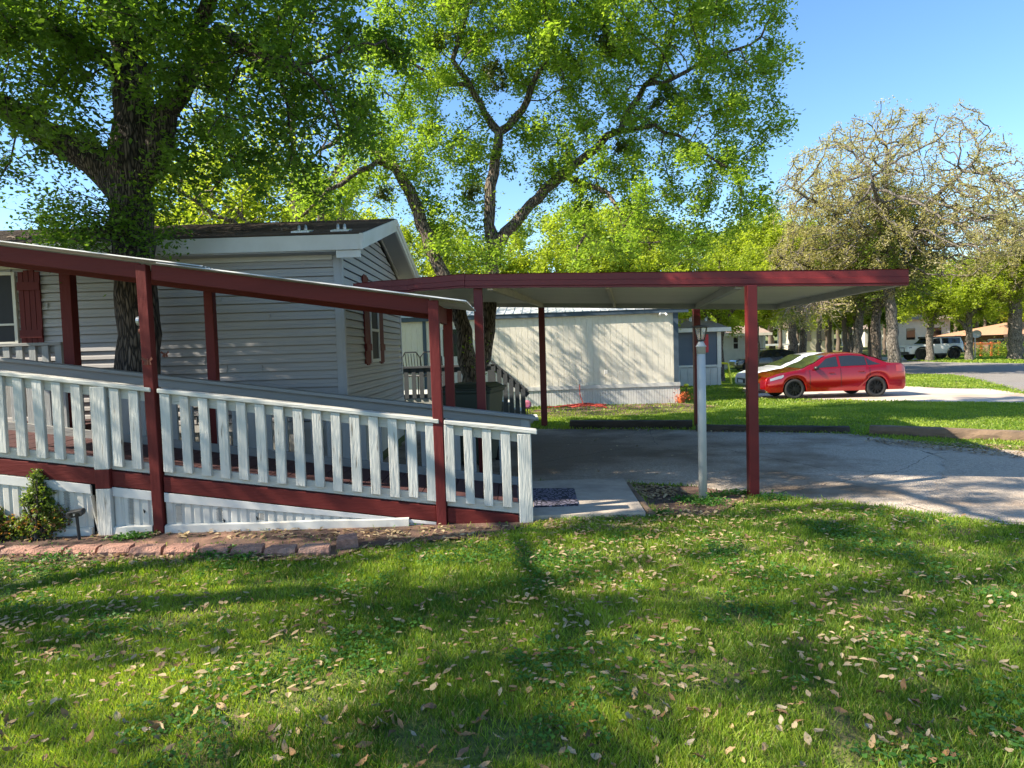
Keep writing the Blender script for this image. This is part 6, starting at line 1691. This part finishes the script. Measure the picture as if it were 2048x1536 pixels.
for y0, y1, dens, h, wd in ((9.0, 18, 1100, .034, .022), (18, 34, 300, .04, .045), (34, 60, 60, .1, .12)):
    P, rg_ = field(y0, y1, dens, int(y0 * 10), -1.5); k = lawnmask(P, .1, rg_); P = P[k]
    k = ~((P[:, 1] > YN0) & (P[:, 0] < B0.x) & (P[:, 1] < 24)); P = P[k]
    V, t_ = blades(P, rg_, h, wd, lambda y: T(0, min(y, 59)), .03); VV.append(V); TT.append(t_)
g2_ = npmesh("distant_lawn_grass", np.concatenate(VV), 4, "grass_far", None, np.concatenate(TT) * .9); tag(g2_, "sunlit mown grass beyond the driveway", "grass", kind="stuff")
# clover and broad-leaved weeds in patches
P, rg_ = field(2.3, 6.4, 2600, 99); k = lawnmask(P, .05, rg_) & ((nzv(P, 1.7, 21) + .5 * nzv(P, 6, 4)) > .18); P = P[k]
P3 = np.concatenate([P, (.018 + .03 * rg_.random(len(P)))[:, None]], 1)
tag(npmesh("clover_patch", leafcards(P3, .020, 12, .85, 2.2), 4, "clover", None, rg_.random(len(P3)) * .99), "low clover and weeds mixed into the near lawn", "clover", kind="stuff")
wl = []
for cx, cy, n, s in ((270, 1078, 260, .07), (240, 1082, 120, .05), (440, 1102, 160, .06), (415, 1115, 220, .08), (470, 1125, 200, .09), (1450, 1110, 150, .05), (385, 1000, 20, .02), (1415, 1010, 500, .10), (1380, 1003, 250, .07), (1430, 995, 250, .08), (1480, 990, 200, .08), (1320, 1030, 150, .06), (100, 1125, 200, .12), (1540, 1000, 200, .1)):
    c = ground(cx, cy); q = rg_.normal(0, 1, (n, 3)) * [s, s * .6, s * .25]; q[:, 2] = np.abs(q[:, 2]) + .02; wl.append(q + [c.x, c.y, 0])
P3 = np.concatenate(wl); tag(npmesh("weed_tufts", leafcards(P3, .028, 14, .6, .8), 4, "clover", None, rg_.random(len(P3)) * .99), "small weeds sprouting along the edging and around the lamp post", "weeds", kind="stuff")

# fallen leaves: curled oval leaves
def leafproto(i):
    rg_ = np.random.default_rng(200 + i); q = MB(); n = 7; L_, W_ = .044 * rg_.uniform(.75, 1.25), .021 * rg_.uniform(.8, 1.25); c1, c2 = rg_.uniform(-.25, .5), rg_.uniform(.1, .8)
    for k in range(n + 1):
        u = k / n; wv_ = W_ * math.sin(math.pi * min(1, u * .96 + .02)) ** .8; x_ = (u - .5) * L_
        for s in (-1, 0, 1):
            y_ = s * wv_ * .5; z = c1 * x_ * x_ / L_ * 4 * .5 + c2 * abs(y_) * .9 + .002 * rg_.normal(); q.v.append((x_, y_, z + .004))
    for k in range(n):
        for s in range(2): a = k * 3 + s; q.f.append((a, a + 3, a + 4, a + 1))
    q.tube([(-L_ * .5, 0, .006), (-L_ * .68, .003, .008)], .0011, 3)
    return q
protos = []
for i in range(10):
    me_o = leafproto(i).build("fallen_leaf", "dead_leaf_%d" % (i % 5), None, smooth=True); protos.append(me_o)
cols = ["tan", "rust brown", "greyish", "dark brown", "pale buff"]
rg = np.random.default_rng(31)
P, rg_ = field(2.35, 6.2, 120, 5); rg.shuffle(P)
k = lawnmask(P, .02, rg_); P = P[k]
dn = nzv(P, 1.0, 31) ; P = P[(dn + rg.normal(0, .25, len(P))) > -.1]
near = P[np.argsort(P[:, 1])]
def putleaf(o, x, y, z, i):
    o.location = (x, y, z + rg.uniform(.016, .032)); o.rotation_euler = (rg.normal(0, .5), rg.normal(0, .4), rg.uniform(0, 6.28)); s = rg.uniform(.75, 1.3); o.scale = (s, s, s)
ni = min(290, len(near))
for i in range(ni):
    pr_ = protos[i % 10]; o = pr_ if i < 10 else pr_.copy()
    if i >= 10: COL.objects.link(o)
    putleaf(o, near[i, 0], near[i, 1], 0, i)
    tag(o, "dry %s fallen leaf curled on the near lawn" % cols[(i % 10) % 5], "leaf", "dry %s leaves fallen on the near lawn" % cols[(i % 10) % 5])
# remaining litter
def litter(P2, zf, size, seed, name, label, up=1.2):
    rg_ = np.random.default_rng(seed); P3 = np.concatenate([P2, (zf + .012 * rg_.random(len(P2)))[:, None]], 1)
    # two-segment folded leaves
    n = len(P3); a = rg_.uniform(0, 6.283, n); s = size * rg_.uniform(.6, 1.3, n); asp = rg_.uniform(.4, .65, n)
    ux, uy, uz = np.cos(a), np.sin(a), rg_.normal(0, .22, n); vx, vy = -np.sin(a), np.cos(a); cz = rg_.uniform(.0, .4, n)
    def pt(f, g, h): return P3 + np.stack([ux * f + vx * g, uy * f + vy * g, uz * f + h], 1) * s[:, None]
    o0 = np.zeros(n); h_ = asp * .5
    V1 = np.stack([pt(o0 - .5, o0, o0), pt(o0 - .1, h_, cz * .4), pt(o0 + .2, h_ * .9, cz * .4), pt(o0 + .5, o0, o0 + .05)], 1)
    V2 = np.stack([pt(o0 - .5, o0, o0), pt(o0 + .5, o0, o0 + .05), pt(o0 + .2, -h_ * .9, cz * .4), pt(o0 - .1, -h_, cz * .4)], 1)
    V = np.concatenate([V1, V2], 1).reshape(-1, 3); tt = np.repeat(rg_.random(n) * .99, 2)
    return tag(npmesh(name, V, 4, "litter", None, tt), label, "leaf litter", kind="stuff")
rest = near[ni:]
ex, rge = field(2.35, 6.3, 190, 55); ke = lawnmask(ex, .02, rge); ex = ex[ke]; ex = ex[(nzv(ex, .9, 31) + rge.normal(0, .25, len(ex))) > .05]
ex = ex[ex[:, 1] > (near[ni - 1, 1] if ni < len(near) else 3.5)]
litter(np.concatenate([rest, ex]), .028, .042, 1, "leaf_litter", "dry fallen leaves scattered over the lawn")
def scat(polypx, n, seed): 
    pl = G(*polypx); A = np.array(pl); rg_ = np.random.default_rng(seed); Q = rg_.uniform(A.min(0), A.max(0), (n * 4, 2)); return Q[inpoly(Q, pl)][:n]
pts = [scat(((1060, 1046), (1290, 1040), (1340, 1050), (1300, 1070), (1090, 1062)), 260, 1), scat(((1250, 968), (1340, 978), (1380, 990), (1300, 1000), (1275, 1000)), 260, 2),
       scat(((0, 1110), (260, 1112), (640, 1108), (700, 1125), (300, 1135), (0, 1150)), 420, 3), scat(((330, 1062), (700, 1062), (1040, 1055), (960, 1082), (700, 1085), (330, 1080)), 260, 4),
       scat(((255, 1060), (320, 1062), (320, 1075), (255, 1075)), 70, 5), scat(((1300, 1000), (1500, 985), (1900, 1040), (1500, 1060), (1320, 1050)), 260, 6),
       scat(((1160, 862), (1390, 866), (1720, 876), (1700, 866), (1400, 860), (1160, 857)), 320, 8), scat(((1740, 880), (2048, 895), (2100, 925), (1850, 900), (1720, 884)), 900, 9),
       scat(((1070, 875), (1600, 880), (1480, 970), (1260, 960), (1070, 950)), 60, 10), scat(((640, 1075), (760, 1065), (1000, 1075), (900, 1120), (700, 1110)), 120, 12),
       scat(((0, 1060), (250, 1060), (250, 1085), (0, 1085)), 90, 13)]
litter(np.concatenate(pts), .018, .05, 2, "edge_leaf_litter", "dry leaves gathered along the bed, the path and the timbers")
